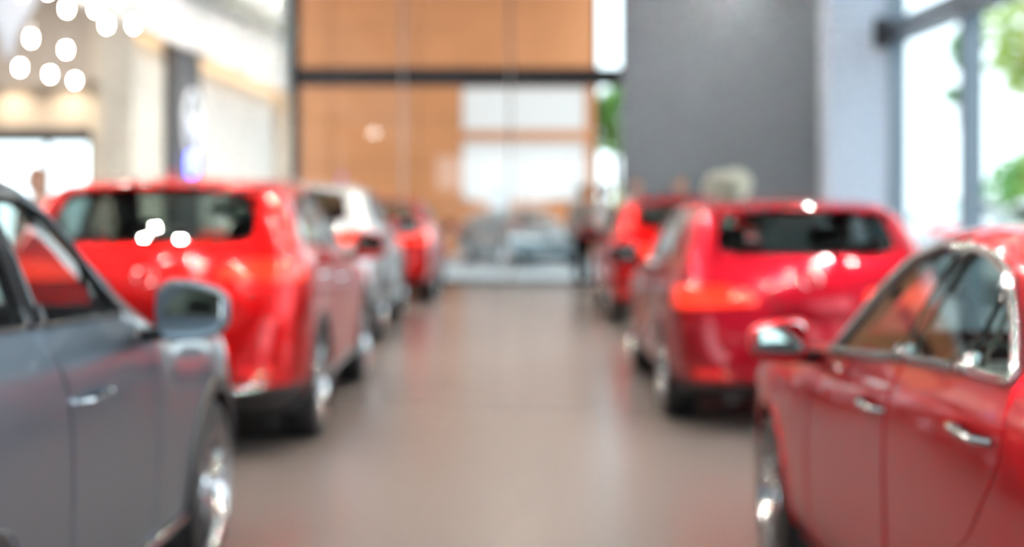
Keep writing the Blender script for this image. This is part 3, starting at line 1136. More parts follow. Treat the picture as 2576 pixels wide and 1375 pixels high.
for a, b in ((-9.47, -8.23), (-8.17, -6.93), (-6.87, -6.29)):
    new_obj('pane', bx(a, b, 21.135, 21.142, .02, 2.31), M_GLAZE, lw)

# ================================================================== lamps of the place, and some added to brighten it
WARM = (1.0, .80, .56)


def emit_mat(name, col, s):
    return mat(name, (.8, .8, .8), .5, emit=col, es=s)


M_DOWN = emit_mat('downlight_glow', (1.0, .86, .70), 1000.0)
M_DOWNB = emit_mat('downlight_bright_glow', (1.0, .92, .82), 3300.0)
M_TRACK = emit_mat('track_head_glow', (1.0, .88, .74), 1350.0)
M_BULB = emit_mat('pendant_bulb_glow', (1.0, .92, .80), 110.0)
M_COVE = emit_mat('cove_glow', (1.0, .62, .30), 9.0)
M_TRIMW = mat('lamp_trim_white', (.75, .75, .74), .4)
ring_me = build_mesh(lathe([(.031, 0), (.055, 0), (.058, -.008), (.034, -.02)], 16, 'z', close=True), 'lamp_ring')
_b = bmesh.new()
bmesh.ops.create_circle(_b, cap_ends=True, segments=12, radius=.031)
bmesh.ops.reverse_faces(_b, faces=list(_b.faces))
move(_b, (0, 0, -.004))
glow_me = build_mesh(_b, 'lamp_glow')
plate_me = build_mesh(lathe([(0, 0), (.36, 0), (.36, .01), (0, .01)], 24, 'z'), 'fixture_plate')


def downlight(x, y, z, label):
    t = thing('ceiling_downlight', label, 'ceiling light', (x, y, z - .001), group='round downlights in the hall ceiling')
    new_obj('fixture_plate', plate_me, M_TRIMW, t, (0, 0, -.012))
    for k in range(3):
        a = 2.1 * k + x + y
        h = new_obj('lamp_ring', ring_me, M_TRIMW, t, (.26 * math.cos(a), .26 * math.sin(a), -.012))
        new_obj('lamp_glow', glow_me, M_DOWNB if x < -3 else M_DOWN, h)
    return t


ORD = ['first', 'second', 'third', 'fourth', 'fifth', 'sixth', 'seventh', 'eighth', 'ninth', 'tenth', 'eleventh', 'twelfth']
for ci, (xc, cn) in enumerate(((-3.2, 'along the white bulkhead'), (0.1, 'over the aisle'), (3.3, 'beside the windows'))):
    for k in range(11):
        y = 22.6 - 2.6 * k + (.0 if ci != 1 else -1.3)
        downlight(xc, y, ZC, 'three-lamp ceiling downlight %s, %s from the end glazing' % (cn, ORD[k]))

# track rails over the two car rows
head_me = build_mesh(lathe([(.031, -.10), (.040, -.10), (.042, -.02), (.03, .05), (0, .06)], 16, 'z'), 'track_head')
for xx, wh in ((-2.15, 'the grey and red car row'), (1.95, 'the car row by the windows')):
    t = thing('track_light', 'long track rail with small spot heads above ' + wh, 'track light', (xx, 10.0, 5.25))
    new_obj('rail', bx(-.02, .02, -12.2, 12.2, .06, .10), M_TRIMW, t)
    for yy in (-12, -4, 4, 12):
        new_obj('hanger', bx(-.008, .008, yy - .008, yy + .008, .10, ZC - 5.25), M_TRIMW, t)
    for k in range(80):
        off = (.16, -.42, -.16, .42)[k % 4]
        h = new_obj('spot_head', head_me, M_TRIMW, t, (off, -11.9 + k * .30, 0))
        new_obj('arm', bx(min(0, -off), max(0, -off), -.008, .008, .05, .066), M_TRIMW, h)
        new_obj('lamp_glow', glow_me, M_TRACK, h, (0, 0, -.085))

# pendant cluster in the lobby
CAP = build_mesh(lathe([(0, .16), (.012, .16), (.030, .11), (.034, .05), (0, .05)], 16, 'z'), 'pendant_cap')
BULB = build_mesh(lathe([(0, -.030), (.012, -.027), (.021, -.015), (.024, .0), (.022, .03), (.02, .06), (0, .06)], 20, 'z'), 'pendant_bulb')
M_CORD = mat('pendant_cord_pale', (.75, .72, .68), .4)
PD = [(170, 25, 14.0, 'upper row, next to the white bulkhead pair'), (243, 25, 12.5, 'topmost beside the white bulkhead'),
      (270, 65, 12.8, 'second one down beside the bulkhead'), (338, 65, 13.1, 'closest to the cream column'),
      (80, 100, 14.0, 'beside the cone shaped lamp'), (168, 128, 16.0, 'hanging mid cluster'),
      (52, 173, 15.5, 'lowest row, under the cone shaped lamp'), (128, 190, 17.0, 'lowest row, middle of three'),
      (190, 205, 18.3, 'lowest of all, before the lit bulkhead'), (58, -14, 13.2, 'cut by the top edge, by the cone shaped lamp'),
      (122, -20, 13.6, 'cut by the top edge, mid cluster')]
for (u, v, d, wh) in PD:
    X, Z = px(u, v, d)
    t = thing('pendant_lamp', 'lit round glass pendant bulb, ' + wh, 'pendant lamp', (X, d, Z), group='pendant bulbs in the lobby')
    new_obj('bulb', BULB, M_BULB, t)
    new_obj('cap', CAP, M_SATIN, t)
    bm = bmesh.new()
    tube(bm, [(0, 0, .15), (0, 0, (ZC if X > XL else ZL) - Z)], .006, 6)
    new_obj('cord', bm, M_CORD, t)
# large inverted cone lamp at the edge of the frame
X, Z = px(22, 150, 15.0)
t = thing('cone_pendant_lamp', 'large cool white inverted cone lamp hanging in the lobby', 'pendant lamp', (X, 15.0, Z))
new_obj('shade', lathe([(0, 0), (.02, .01), (.10, .30), (.30, .62), (.34, .95), (.33, 1.0), (0, 1.0)], 32, 'z'), mat('cool_glow', (.5, .52, .55), .5, emit=(.80, .88, 1.0), es=.55, sampled=False), t)
bm = bmesh.new()
tube(bm, [(0, 0, 1.0), (0, 0, ZL - Z)], .012, 6)
new_obj('rod', bm, M_SATIN, t)

# warm coves under the bulkhead
for (y0, y1, xx, wh) in ((18.05, 24.5, XL - .17, 'above the white wall panel'), (15.3, 16.5, XL - .15, 'above the cream column')):
    t = thing('cove_light', 'warm linear light tucked under the bulkhead ' + wh, 'strip light', (xx, (y0 + y1) / 2, 3.47))
    hl = (y1 - y0) / 2
    new_obj('housing', bx(-.012, .05, -hl, hl, -.025, .02), M_TRIMW, t)
    new_obj('diffuser', bx(-.010, .045, -hl, hl, -.032, -.025), M_COVE, t)


def spot(name, loc, target, energy, col, size=70, blend=.6, soft=.06):
    l = bpy.data.lights.new(name, 'SPOT')
    l.energy = energy
    l.color = col
    l.spot_size = math.radians(size)
    l.spot_blend = blend
    l.shadow_soft_size = soft
    o = bpy.data.objects.new(name, l)
    COL.objects.link(o)
    o.location = loc
    o.rotation_euler = (Vector(target) - Vector(loc)).to_track_quat('-Z', 'Y').to_euler()
    return o


# wall washers of the lobby bulkhead (fixtures on the light shelf) and of the grey wall
can_me = build_mesh(lathe([(.035, -.06), (.045, -.06), (.045, .06), (0, .06)], 20, 'z'), 'spot_can')
for i, xx in enumerate((-7.35, -6.5)):
    t = thing('wall_washer', 'small warm spot washing the lobby bulkhead, %s the cream wall' % ('further from' if i == 0 else 'next to'), 'spotlight', (xx, 20.55, 3.06))
    new_obj('can', can_me, M_TRIMW, t)
    spot('washer_beam', (xx, 20.55, 2.98), (xx, 21.0, 2.70), 24, WARM, 120, .9)
for i, xx in enumerate((2.3, 3.9)):
    t = thing('wall_washer', 'ceiling spot grazing the grey wall %s' % ('near the end glazing' if i == 0 else 'near the pier'), 'spotlight', (xx, 20.6, ZC - .06))
    new_obj('can', can_me, M_TRIMW, t)
    spot('grazer_beam', (xx, 20.6, ZC - .14), (xx, 21.2, 4.2), 60 if i == 0 else 15, (1, .88, .74), 80, .8)
for i, yy in enumerate((16.3, 18.9, 21.2, 23.4)):  # spots added to brighten the white panel and the cream column
    t = thing('wall_washer', 'added ceiling spot brightening the panelled side wall, %s from the lobby' % ORD[i], 'spotlight', (-1.6, yy, ZC - .06))
    new_obj('can', can_me, M_TRIMW, t)
    spot('added_panel_beam', (-1.6, yy, ZC - .14), (-4.1, yy, 1.6), 400, (1, .96, .91), 48, .9)
# glowing ceiling panels added to brighten the lobby
M_LFILL = emit_mat('lobby_fill_glow', (1.0, .91, .80), 15.0)
for k, y in enumerate((18.5, 15.0, 10.5, 6.0)):
    t = thing('added_lobby_panel', 'added square glowing panel brightening the lobby, %s from the lobby window' % ORD[k], 'ceiling light', (-6.6, y, ZL), group='added lobby fill panels')
    new_obj('panel_frame', bx(-.66, .66, -.66, .66, -.03, 0, bev=.01), M_TRIMW, t)
    new_obj('diffuser', bx(-.60, .60, -.60, .60, -.036, -.03), M_LFILL, t)

# emblem on the graphite column
ey, ez = 17.35, 2.40
t = thing('wall_emblem', 'glowing white oval ring emblem on the graphite column', 'sign', (XL - .055, ey, ez))
bm = bmesh.new()
tube(bm, [(0, .36 * math.cos(2 * math.pi * k / 40), .40 * math.sin(2 * math.pi * k / 40)) for k in range(40)], .030, 8, closed=True)
M_EMB = mat('emblem_white_glow', (.8, .82, .85), .2, emit=(.88, .95, 1.0), es=.5, sampled=False)
new_obj('ring', bm, M_EMB, t)
bm = bmesh.new()
tube(bm, [(0, -.33, .10), (0, -.18, .06), (0, 0, -.14), (0, .18, .06), (0, .33, .10)], .035, 8)
new_obj('wing', bm, M_EMB, t)
new_obj('mount', bx(-.035, 0, -.1, .1, -.1, .1), M_SATIN, t)
t = thing('blue_lamp', 'glowing blue disc lamp under the oval emblem', 'sign', (XL - .089, ey - .10, 1.90))
new_obj('lens', lathe([(0, .10), (.10, .09), (.16, .05), (.18, 0), (0, 0)], 24, 'x'), mat('blue_glow', (.1, .12, .6), .3, emit=(.10, .12, 1.0), es=9.0, sampled=False), t)
new_obj('bezel', lathe([(.18, 0), (.20, 0), (.20, .03), (.18, .035)], 24, 'x', close=True), M_SATIN, t)
# ================================================================== cars on show
P_RED = paint('paint_red', (.78, .002, .004))
P_REDC = paint('paint_crimson', (.48, .002, .016))
P_REDD = paint('paint_deep_red', (.74, .003, .016))
P_GREY = paint('paint_blue_grey', (.17, .22, .28), .85, .36)
P_SILV = paint('paint_silver_white', (.66, .67, .69), .6, .32)
P_TEAL = paint('paint_slate_teal', (.13, .19, .22), .5, .3)
P_WHITE = paint('paint_white', (.78, .79, .80), .0, .3)


def car(name, label, kind, S, y_rear_axle, x_side, side, pm, seat=None, z=0.0, rz=0.0, loc=None):
    """side=+1: x_side is the car's +x flank, -1: its -x flank"""
    W = S['w'][5][1]
    cx = x_side - side * W
    cy = y_rear_axle - S['axles'][0] + S['L'] / 2
    t = thing(name, label, 'car', loc or (cx, cy, z), rz, 'cars on show')
    return make_car(kind, S, t, pm, seat)


car('sport_utility_vehicle', 'blue grey sport utility vehicle cut by the frame beside the aisle, its mirror in view', 'suv', SUV, 3.15, -1.215, 1, P_GREY, M_SEATD)
car('sport_utility_vehicle', 'bright red sport utility vehicle parked ahead of the blue grey one', 'suv', SUV, 9.15, -1.215, 1, P_RED, M_SEATD)
car('hatchback_car', 'crimson hatchback with lit tail lamp, parked ahead of the deep red sedan', 'hatch', HATCH, 10.0, 1.05, -1, P_REDC, M_SEATD)
car('sedan_car', 'deep red sedan with silver window trim, cut by the frame on the window side', 'sedan', SEDAN, 3.16, 1.05, -1, P_REDD, M_SEAT)
car('sport_utility_vehicle', 'silver white sport utility vehicle ahead of the bright red one', 'suv', SUV, 15.1, -1.36, 1, P_SILV, M_SEATD)
car('sedan_car', 'small distant red sedan at the far end of the row ahead of the silver vehicle', 'sedan', SEDAN, 21.0, -1.12, 1, P_RED, M_SEATD)
car('hatchback_car', 'red hatchback ahead of the crimson one, with bright tail lamp by the people', 'hatch', HATCH, 17.2, 1.15, -1, P_RED, M_SEATD)

# ================================================================== outside: courtyard, building, street side
M_PAVE = mat('paving_pale', (.50, .51, .53), .7, var=.05, vscale=1.5)
M_ORANGE = mat('cladding_orange', (.66, .245, .092), .6, var=.06, vscale=.8)
M_ORJOINT = mat('cladding_joint_brown', (.40, .17, .07), .7)
M_GLOWWIN = mat('glow_window_white', (.30, .29, .29), .3, emit=(1.0, .95, .97), es=.62, sampled=False)  # panes given a glow of their own to come out white
M_ASPH = mat('street_grey', (.30, .31, .32), .85, var=.08)
slab('ground_courtyard', -14, 40, YG + .1, 80, -.14, -.02, M_PAVE, label='pale paving outside the end glazing')
slab('ground_street', XR + .1, 40, -30, YG + .1, -.14, -.02, M_ASPH, label='grey forecourt outside the side windows')
slab('ground_front', -20, XR + .1, -30, YB, -.14, -.02, M_ASPH, label='forecourt before the shop front')
slab('shade_canopy', -9, 2.1, YG + .2, 33.0, 6.2, 6.4, M_WHITE, label='unseen canopy added to shade the courtyard')  # out of view, put in to darken the orange wall

YO = 36.0
xr_, _ = px(1500, 0, YO)
bd = thing('orange_building', 'orange clad building with white glowing windows across the courtyard', 'building', (0, YO, -.02))
xl_ = -9.0
wx0, wx1 = px(1162, 0, YO)[0], px(1478, 0, YO)[0]
wz = [px(0, v, YO)[1] for v in (505, 350, 328, 215)]


def wall_piece(a, b, z0, z1):
    new_obj('wall', bx(a, b, 0, .4, z0, z1), M_ORANGE, bd)


wall_piece(xl_, wx0, 0, 9)
wall_piece(wx1, xr_, 0, 9)
wall_piece(wx0, wx1, wz[3], 9)
wall_piece(wx0, wx1, 0, wz[0])
wall_piece(wx0, wx1, wz[1], wz[2])
new_obj('side_wall', bx(xr_ - .4, xr_, .4, 9, 0, 9), M_ORANGE, bd)
new_obj('shade_eave', bx(xl_, xr_ + .1, -3.2, 9, 7.2, 7.4), M_ORJOINT, bd)  # unseen overhang, added to shade the upper part of the wall
for k in range(1, 5):
    xx = xl_ + k * 2.2
    if xx < wx0:
        new_obj('cladding_joint', bx(xx - .02, xx + .02, -.012, .0, 0, 9), M_ORJOINT, bd)
for k in range(1, 8):
    new_obj('cladding_joint', bx(xl_, wx0, -.012, .0, k * 1.15 - .015, k * 1.15 + .015), M_ORJOINT, bd)
for (z0, z1) in ((wz[0], wz[1]), (wz[2], wz[3])):
    w_ = new_obj('window', bx(wx0, wx1, .16, .22, z0, z1), M_ORJOINT, bd)
    n = 1
    for k in range(n):
        a = wx0 + (wx1 - wx0) * k / n + .03
        b = wx0 + (wx1 - wx0) * (k + 1) / n - .03
        new_obj('pane', bx(a, b, .12, .16, z0 + .03, z1 - .03), M_GLOWWIN, w_)

t = thing('sign_pillar', 'slim white sign pillar standing before the orange building', 'sign', (px(1257, 0, 34.5)[0], 34.5, -.02))
new_obj('panel', bx(-.20, .20, -.06, .06, .05, 1.72, bev=.02), M_WHITEPAINT, t)
new_obj('base', bx(-.28, .28, -.18, .18, 0, .05, bev=.01), M_SATIN, t)

t = thing('sedan_car', 'slate teal low car parked outside the end glazing, facing the showroom', 'car', (.16, 31.6, -.02), math.pi + .40, 'cars parked outside')
make_car('roadster', ROADSTER, t, P_TEAL, M_SEATD, cabin=False)
t = thing('hatchback_car', 'white hatchback outside the side windows, closest to the frame edge', 'car', (7.75, 20.5, -.02), .12, 'cars parked outside')
make_car('hatch', HATCH, t, P_WHITE, M_SEATD, cabin=False)
t = thing('sedan_car', 'white sedan outside the side windows, behind the window post', 'car', (8.55, 27.5, -.02), -.10, 'cars parked outside')
make_car('sedan', SEDAN, t, P_WHITE, M_SEATD, cabin=False)

# ------------------------------------------------------------------ trees and shrubs
M_BARK = mat('bark_brown', (.16, .11, .07), .9, bump=.5, bscale=20)


def leaf_mat(name, col):
    if name in MATS:
        return MATS[name]
    m = bpy.data.materials.new(name)
    m.use_nodes = True
    nt = m.node_tree
    nt.nodes.clear()
    out = nt.nodes.new('ShaderNodeOutputMaterial')
    mix = nt.nodes.new('ShaderNodeMixShader')
    mix.inputs[0].default_value = .45
    d = nt.nodes.new('ShaderNodeBsdfDiffuse')
    tr = nt.nodes.new('ShaderNodeBsdfTranslucent')
    d.inputs[0].default_value = (*col, 1)
    tr.inputs[0].default_value = (*[min(1, c * 1.25) for c in col], 1)
    nt.links.new(d.outputs[0], mix.inputs[1])
    nt.links.new(tr.outputs[0], mix.inputs[2])
    nt.links.new(mix.outputs[0], out.inputs[0])
    MATS[name] = m
    return m


def leaf_cloud(rng, centres, n, size):
    verts, faces = [], []
    for _ in range(n):
        c, rad = rng.choice(centres)
        while True:
            p = Vector((rng.uniform(-1, 1), rng.uniform(-1, 1), rng.uniform(-1, 1)))
            if p.length < 1:
                break
        p = Vector(c) + p * rad
        a = Vector((rng.gauss(0, 1), rng.gauss(0, 1), rng.gauss(0, .5))).normalized()
        b = a.orthogonal().normalized()
        s = size * rng.uniform(.7, 1.3)
        i = len(verts)
        mid = a.cross(b) * s * .12
        verts += [p - a * s, p + b * s * .45 + mid, p + a * s, p - b * s * .45 + mid]
        faces += [(i, i + 1, i + 2), (i, i + 2, i + 3)]
    me = bpy.data.meshes.new('foliage')
    me.from_pydata([tuple(v) for v in verts], [], faces)
    return me


def tree(name, label, cat, x, y, h, spread, leafc, seed, trunk=True, n=800, ls=.27, group='trees outside the windows'):
    rng = random.Random(seed)
    t = thing(name, label, cat, (x, y, -.02), 0, group)
    cs = []
    if trunk:
        bm = bmesh.new()
        pts = [(0, 0, 0), (.04, .02, h * .25), (-.03, .05, h * .5), (.02, 0, h * .8)]
        tube(bm, pts, [.14, .11, .08, .03], 8)
        new_obj('trunk', bm, M_BARK, t)
        for k in range(5):
            a = k * 1.26 + rng.random()
            z0 = h * rng.uniform(.35, .6)
            e = (math.cos(a) * spread * .6, math.sin(a) * spread * .6, z0 + h * .25)
            bm = bmesh.new()
            tube(bm, [(0, 0, z0), (e[0] * .5, e[1] * .5, z0 + h * .1), e], [.05, .035, .012], 6)
            new_obj('branch', bm, M_BARK, t)
            cs.append((e, spread * .5))
        cs.append(((0, 0, h * .85), spread * .55))
        cs.append(((0, 0, h * .62), spread * .6))
    else:
        for k in range(6):
            cs.append(((rng.uniform(-.6, .6) * spread, rng.uniform(-.5, .5) * spread, h * rng.uniform(.35, .65)), h * .36))
        bm = bmesh.new()
        tube(bm, [(0, 0, 0), (.02, .02, h * .5)], [.05, .02], 6)
        new_obj('stem', bm, M_BARK, t)
    new_obj('foliage', leaf_cloud(rng, cs, n, ls), leaf_mat(leafc[0], leafc[1]), t)
    return t


LG = ('leaf_yellow_green', (.42, .52, .14))
LM = ('leaf_green', (.20, .42, .12))
tree('street_tree', 'yellow green leafy tree outside the side windows by the frame edge', 'tree', 12.7, 32.0, 7.0, 2.0, LG, 1)
tree('street_tree', 'yellow green tree further back, showing over the white hatchback', 'tree', 16.6, 37.0, 8.0, 2.2, LG, 2)
tree('street_tree', 'slender tree seen just beside the window post', 'tree', 11.3, 35.5, 6.5, .4, LM, 3, n=500, ls=.2)
tree('street_shrub', 'rounded green shrub behind the white hatchback', 'shrub', 11.3, 30.4, 3.0, 1.0, LM, 4, trunk=False, n=700, ls=.2)
tree('street_shrub', 'low green shrub beside the slender tree', 'shrub', 13.6, 36.0, 2.2, 1.2, LM, 5, trunk=False, n=600, ls=.2)
tree('street_tree', 'green tree beside the orange building, seen through the narrow end pane', 'tree', 3.15, 43.0, 5.2, .9, LM, 6, n=600, ls=.2)
tree('street_shrub', 'pale green shrub at the foot of the narrow end pane', 'shrub', 3.55, 40.0, 1.9, .8, LG, 7, trunk=False, n=500, ls=.15)

# ================================================================== flowers on a tall table between the hatchbacks
TX, TY = px(1830, 0, 14.9)[0], 14.9
t = thing('bar_table', 'tall round white bar table behind the crimson hatchback', 'table', (TX, TY, 0))
new_obj('table_top', lathe([(0, 1.08), (.30, 1.08), (.31, 1.09), (.31, 1.105), (.30, 1.115), (0, 1.115)], 36, 'z'), M_WHITEPAINT, t)
new_obj('post', lathe([(.035, .02), (.035, 1.08)], 20, 'z'), M_CHROME, t)
new_obj('base', lathe([(0, 0), (.24, 0), (.24, .012), (.06, .035), (.035, .06), (0, .06)], 36, 'z'), M_CHROME, t)
vz = 1.116
t = tag(new_obj('flower_vase', lathe([(0, 0), (.06, 0), (.075, .03), (.07, .12), (.045, .22), (.05, .30), (.058, .34), (.05, .335), (.04, .29), (.035, .22), (.0, .20)], 28, 'z'),
                mat('vase_celadon', (.55, .62, .56), .15), None, (TX, TY, vz)), 'slender pale vase on the tall white table', 'vase')
M_PETAL = mat('petal_ivory', (.84, .83, .72), .6)
M_LEAF2 = mat('bouquet_leaf', (.12, .28, .07), .55)
bm = bmesh.new()
for ring_, (n_, r_, h_, tilt) in enumerate(((3, .012, .030, .1), (5, .026, .020, .45), (7, .042, .006, .9))):
    for k in range(n_):
        a = 2 * math.pi * k / n_ + ring_ * .4
        M = Matrix.Rotation(a, 4, 'Z') @ Matrix.Translation((r_, 0, h_)) @ Matrix.Rotation(tilt, 4, 'Y')
        q = [bm.verts.new(M @ Vector(p)) for p in ((0, -.018, 0), (.004, 0, -.008), (0, .018, 0), (.008, .022, .028), (.014, 0, .042), (.008, -.022, .028))]
        bm.faces.new((q[0], q[1], q[4], q[5]))
        bm.faces.new((q[1], q[2], q[3], q[4]))
bloom_me = build_mesh(bm, 'bloom')
bm = bmesh.new()
q = [bm.verts.new(p) for p in ((0, 0, 0), (.03, .06, .012), (0, .07, 0), (-.03, .06, .012), (0, .15, -.02))]
for f in ((0, 1, 2), (0, 2, 3), (1, 4, 2), (2, 4, 3)):
    bm.faces.new([q[i] for i in f])
bleaf_me = build_mesh(bm, 'bouquet_leaf')
fb = thing('flower_bouquet', 'round bouquet of ivory white blooms in the pale vase', 'flowers', (TX, TY, vz + .33))
rng = random.Random(5)
for k in range(34):
    z_ = 1 - 1.55 * (k + .5) / 34
    a = k * 2.39996
    rr = math.sqrt(max(0, 1 - z_ * z_))
    d = Vector((rr * math.cos(a), rr * math.sin(a), z_))
    lobe = Vector((.085 if k % 2 else -.085, 0, .19 if k % 2 else .17))
    o = new_obj('bloom', bloom_me, M_PETAL, fb, d * (.105 if k % 2 else .09) + lobe)
    o.rotation_euler = d.to_track_quat('Z', 'Y').to_euler()
    o.scale = (1.2,) * 3
for k in range(12):
    a = k * 2.39996
    o = new_obj('leaf', bleaf_me, M_LEAF2, fb, (.05 * math.cos(a), .05 * math.sin(a), .07))
    o.rotation_euler = (.2 + .3 * rng.random(), 0, a - math.pi / 2)
for k in range(6):
    a = k * 1.05
    bm = bmesh.new()
    tube(bm, [(.015 * math.cos(a), .015 * math.sin(a), -.10), (.02 * math.cos(a), .02 * math.sin(a), .0), (.09 * math.cos(a), .09 * math.sin(a), .16)], .004, 5)
    new_obj('stem', bm, M_LEAF2, fb)

# ================================================================== people
M_SKIN = mat('skin', (.60, .36, .27), .5)
M_EYE = mat('eye_dark', (.03, .02, .02), .3)
M_LIP = mat('lip', (.45, .18, .15), .5)


def skinned(name, V, E, sub=2):
    """V: {key: ((x,y,z), radius)}; E: list of (key,key); first key is the root"""
    keys = list(V)
    me = bpy.data.meshes.new(name)
    me.from_pydata([V[k][0] for k in keys], [(keys.index(a), keys.index(b)) for a, b in E], [])
    o = bpy.data.objects.new(name, me)
    COL.objects.link(o)
    o.modifiers.new('skin', 'SKIN')
    for i, k in enumerate(keys):
        r = V[k][1]
        me.skin_vertices[0].data[i].radius = r if isinstance(r, tuple) else (r, r)
        me.skin_vertices[0].data[i].use_root = (i == 0)
    sm = o.modifiers.new('sub', 'SUBSURF')
    sm.levels = sm.render_levels = sub
    dg = bpy.context.evaluated_depsgraph_get()
    m2 = bpy.data.meshes.new_from_object(o.evaluated_get(dg))
    bpy.data.objects.remove(o)
    return m2


def person(label, x, y, rz, h, shirt, trouser, hair, arms=((.30, .05), (.30, .05)), long_sleeve=True):
    """stands on z=0 facing local +y; arms: (sideways, forward) reach of each hand"""
    s = h / 1.75
    t = thing('person', label, 'person', (x, y, 0), rz, 'people in the showroom')

    def P(a, b, c):
        return (a * s, b * s, c * s)
    V = {'hip': (P(0, 0, .95), (.15 * s, .11 * s)), 'waist': (P(0, .01, 1.10), (.135 * s, .10 * s)), 'chest': (P(0, .01, 1.30), (.165 * s, .115 * s)),
         'neck0': (P(0, -.01, 1.46), .065 * s), 'neck': (P(0, .0, 1.53), .055 * s), 'skull': (P(0, .015, 1.58), .055 * s)}
    E = [('hip', 'waist'), ('waist', 'chest'), ('chest', 'neck0'), ('neck0', 'neck'), ('neck', 'skull')]
    hands = []
    for sd, (ax, af) in zip((1, -1), arms):
        q = 'r' if sd > 0 else 'l'
        sh = (sd * .19, -.005, 1.41)
        el = (sd * (.19 + ax * .28), -.03 + af * .2, 1.13 + max(0, af) * .03)
        wr = (sd * (.19 + ax * .25), .02 + af, .88 + max(0, af) * .55)
        dirv = (Vector(wr) - Vector(el)).normalized()
        pm_ = Vector(wr) + dirv * .06
        V['sh' + q] = (P(*sh), .062 * s)
        V['el' + q] = (P(*el), .043 * s)
        V['wr' + q] = (P(*wr), .028 * s)
        V['pa' + q] = (P(*pm_), (.020 * s, .036 * s))
        E += [('chest', 'sh' + q), ('sh' + q, 'el' + q), ('el' + q, 'wr' + q), ('wr' + q, 'pa' + q)]
        hands.append((sd, pm_, dirv))
        V['hp' + q] = (P(sd * .09, 0, .88), .095 * s)
        V['kn' + q] = (P(sd * .10, .015, .50), .060 * s)
        V['an' + q] = (P(sd * .105, -.02, .10), .042 * s)
        V['to' + q] = (P(sd * .115, .12, .035), .032 * s)
        E += [('hip', 'hp' + q), ('hp' + q, 'kn' + q), ('kn' + q, 'an' + q), ('an' + q, 'to' + q)]
    body = skinned('body', V, E)
    bm = bmesh.new()
    bm.from_mesh(body)
    # head with nose, ears, jaw
    hb = bmesh.new()
    bmesh.ops.create_uvsphere(hb, u_segments=20, v_segments=16, radius=1)
    for v in hb.verts:
        c = v.co.copy()
        w_ = .074 * (1 - .22 * max(0, -c.z) ** 1.5)
        fy = .095 if c.y > 0 else .098
        p = Vector((c.x * w_, c.y * fy * (1 - .1 * max(0, -c.z)), c.z * .118))
        if c.y > .75 and -.35 < c.z < .15 and abs(c.x) < .28:
            p.y += .018 * (1 - abs(c.x) / .28)
        if abs(c.x) > .93 and -.3 < c.z < .25 and c.y < .3:
            p.x *= 1.14
        v.co = (p + Vector((0, .02, 1.632))) * s
    tmp = bpy.data.meshes.new('head')
    hb.to_mesh(tmp)
    hb.free()
    bm.from_mesh(tmp)
    # fingers
    for sd, pc, dv in hands:
        side = Vector((0, 1, 0)) - dv * dv.y
        side = side.normalized() if side.length > .2 else Vector((1, 0, 0))
        inn = Vector((-sd, 0, 0))
        for k, (o_, l_) in enumerate(((-.027, .062), (-.009, .078), (.009, .082), (.027, .074))):
            b0 = pc + side * o_
            b1 = b0 + dv * (.03 + l_ * .5) + inn * .008
            b2 = b1 + dv * l_ * .45 + inn * .028
            tube(bm, [b0 * s, b1 * s, b2 * s], [.0095 * s, .009 * s, .007 * s], 6)
        th = pc - dv * .03 + side * .03
        tube(bm, [th * s, (th + side * .03 + dv * .03) * s, (th + side * .028 + dv * .065 + inn * .015) * s], [.012 * s, .010 * s, .008 * s], 6)
    new_obj('body', build_mesh(bm, 'body', 1.2), M_SKIN, t)
    # clothes follow the body
    VS = {k: V[k] for k in ('hip', 'waist', 'chest', 'neck0', 'shr', 'elr', 'shl', 'ell')}
    VS = {k: (c, tuple(r_ + .016 * s for r_ in (r if isinstance(r, tuple) else (r, r)))) for k, (c, r) in VS.items()}
    VS['neck0'] = (P(0, -.01, 1.455), .072 * s)
    ES = [('hip', 'waist'), ('waist', 'chest'), ('chest', 'neck0'), ('chest', 'shr'), ('shr', 'elr'), ('chest', 'shl'), ('shl', 'ell')]
    if long_sleeve:
        for q in 'rl':
            VS['wr' + q] = (V['wr' + q][0], .042 * s)
            ES.append(('el' + q, 'wr' + q))
    me = skinned('shirt', VS, ES)
    me.polygons.foreach_set('use_smooth', [True] * len(me.polygons))
    new_obj('shirt', me, shirt, t)
    VT = {'hip': (V['hip'][0], (.17 * s, .13 * s))}
    ET = []
    for q in 'rl':
        VT['hp' + q] = (V['hp' + q][0], .112 * s)
        VT['kn' + q] = (V['kn' + q][0], .080 * s)
        VT['an' + q] = (V['an' + q][0], .062 * s)
        ET += [('hip', 'hp' + q), ('hp' + q, 'kn' + q), ('kn' + q, 'an' + q)]
    me = skinned('trousers', VT, ET)
    me.polygons.foreach_set('use_smooth', [True] * len(me.polygons))
    new_obj('trousers', me, trouser, t)
    for sd in (1, -1):
        b2 = superell(.05 * s, .14 * s, .05 * s, .6, 14, 10)
        for v in b2.verts:
            v.co.z = max(v.co.z, -.045 * s)
            if v.co.y > .02:
                v.co.z *= .8 if v.co.z > 0 else 1
        o = new_obj('shoe', build_mesh(b2, 'shoe'), M_GLOSSBLACK, t, (sd * .112 * s, .045 * s, .046 * s))
    # hair cap
    hb = bmesh.new()
    bmesh.ops.create_uvsphere(hb, u_segments=20, v_segments=14, radius=1)
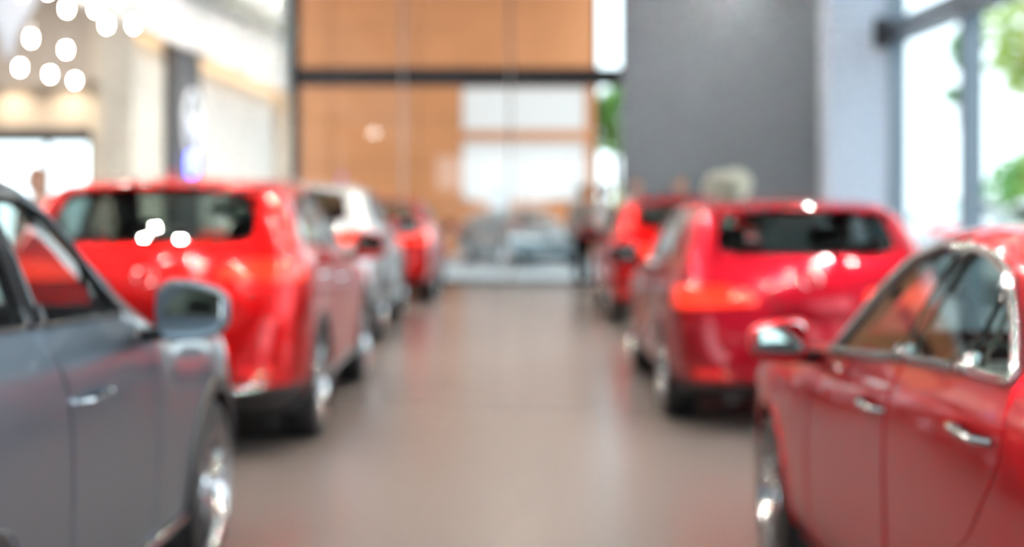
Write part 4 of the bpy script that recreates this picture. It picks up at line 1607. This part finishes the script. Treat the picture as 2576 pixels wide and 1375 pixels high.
    bmesh.ops.delete(hb, geom=[v for v in hb.verts if v.co.z < -.55 or (v.co.y > .35 and v.co.z < .45) or (v.co.y > -.1 and v.co.z < .0)], context='VERTS')
    for v in hb.verts:
        c = v.co.copy()
        v.co = (Vector((c.x * .082, c.y * .107, c.z * .127)) + Vector((0, .014, 1.638))) * s
    bmesh.ops.solidify(hb, geom=list(hb.faces), thickness=.012 * s)
    new_obj('hair', build_mesh(hb, 'hair', 1.2), hair, t)
    for sd in (1, -1):
        new_obj('eye', build_mesh(superell(.013 * s, .006 * s, .008 * s, .9, 10, 8), 'eye'), M_EYE, t, (sd * .030 * s, .111 * s, 1.645 * s))
    new_obj('mouth', build_mesh(superell(.022 * s, .006 * s, .006 * s, .9, 10, 8), 'mouth'), M_LIP, t, (0, .108 * s, 1.572 * s))
    return t


C_WHITE = mat('cloth_white', (.88, .89, .92), .8, bump=.2)
C_PINK = mat('cloth_pale_pink', (.72, .58, .58), .8, bump=.2)
C_BLACK = mat('cloth_black', (.015, .015, .018), .85, bump=.2)
C_GREYC = mat('cloth_grey', (.35, .34, .34), .85, bump=.2)
H_BROWN = mat('hair_brown', (.30, .14, .06), .6, bump=.4)
H_DARK = mat('hair_dark', (.025, .018, .015), .6, bump=.4)
person('brown haired person in a pale pink shirt behind the bright red vehicle', px(98, 0, 12.0)[0], 12.0, 2.6, 1.78, C_PINK, C_BLACK, H_BROWN)
person('person in a bright white shirt and black trousers past the red hatchback', px(1522, 0, 22.2)[0], 22.2, -1.9, 1.72, C_WHITE, C_BLACK, H_DARK, ((.5, .2), (.4, .25)))
person('dark haired person in grey top and black trousers nearest the end glazing', px(1468, 0, 22.9)[0], 22.9, .5, 1.68, C_GREYC, C_BLACK, H_DARK)
person('dark haired person in white whose head shows above the red hatchback roof', px(1604, 0, 20.92)[0], 20.9, math.pi - .3, 1.77, C_WHITE, C_BLACK, H_DARK)
person('person in pale pink beside the flowers, head above the red hatchback roof', px(1714, 0, 20.92)[0], 20.9, math.pi - .3, 1.76, C_PINK, C_BLACK, H_BROWN)
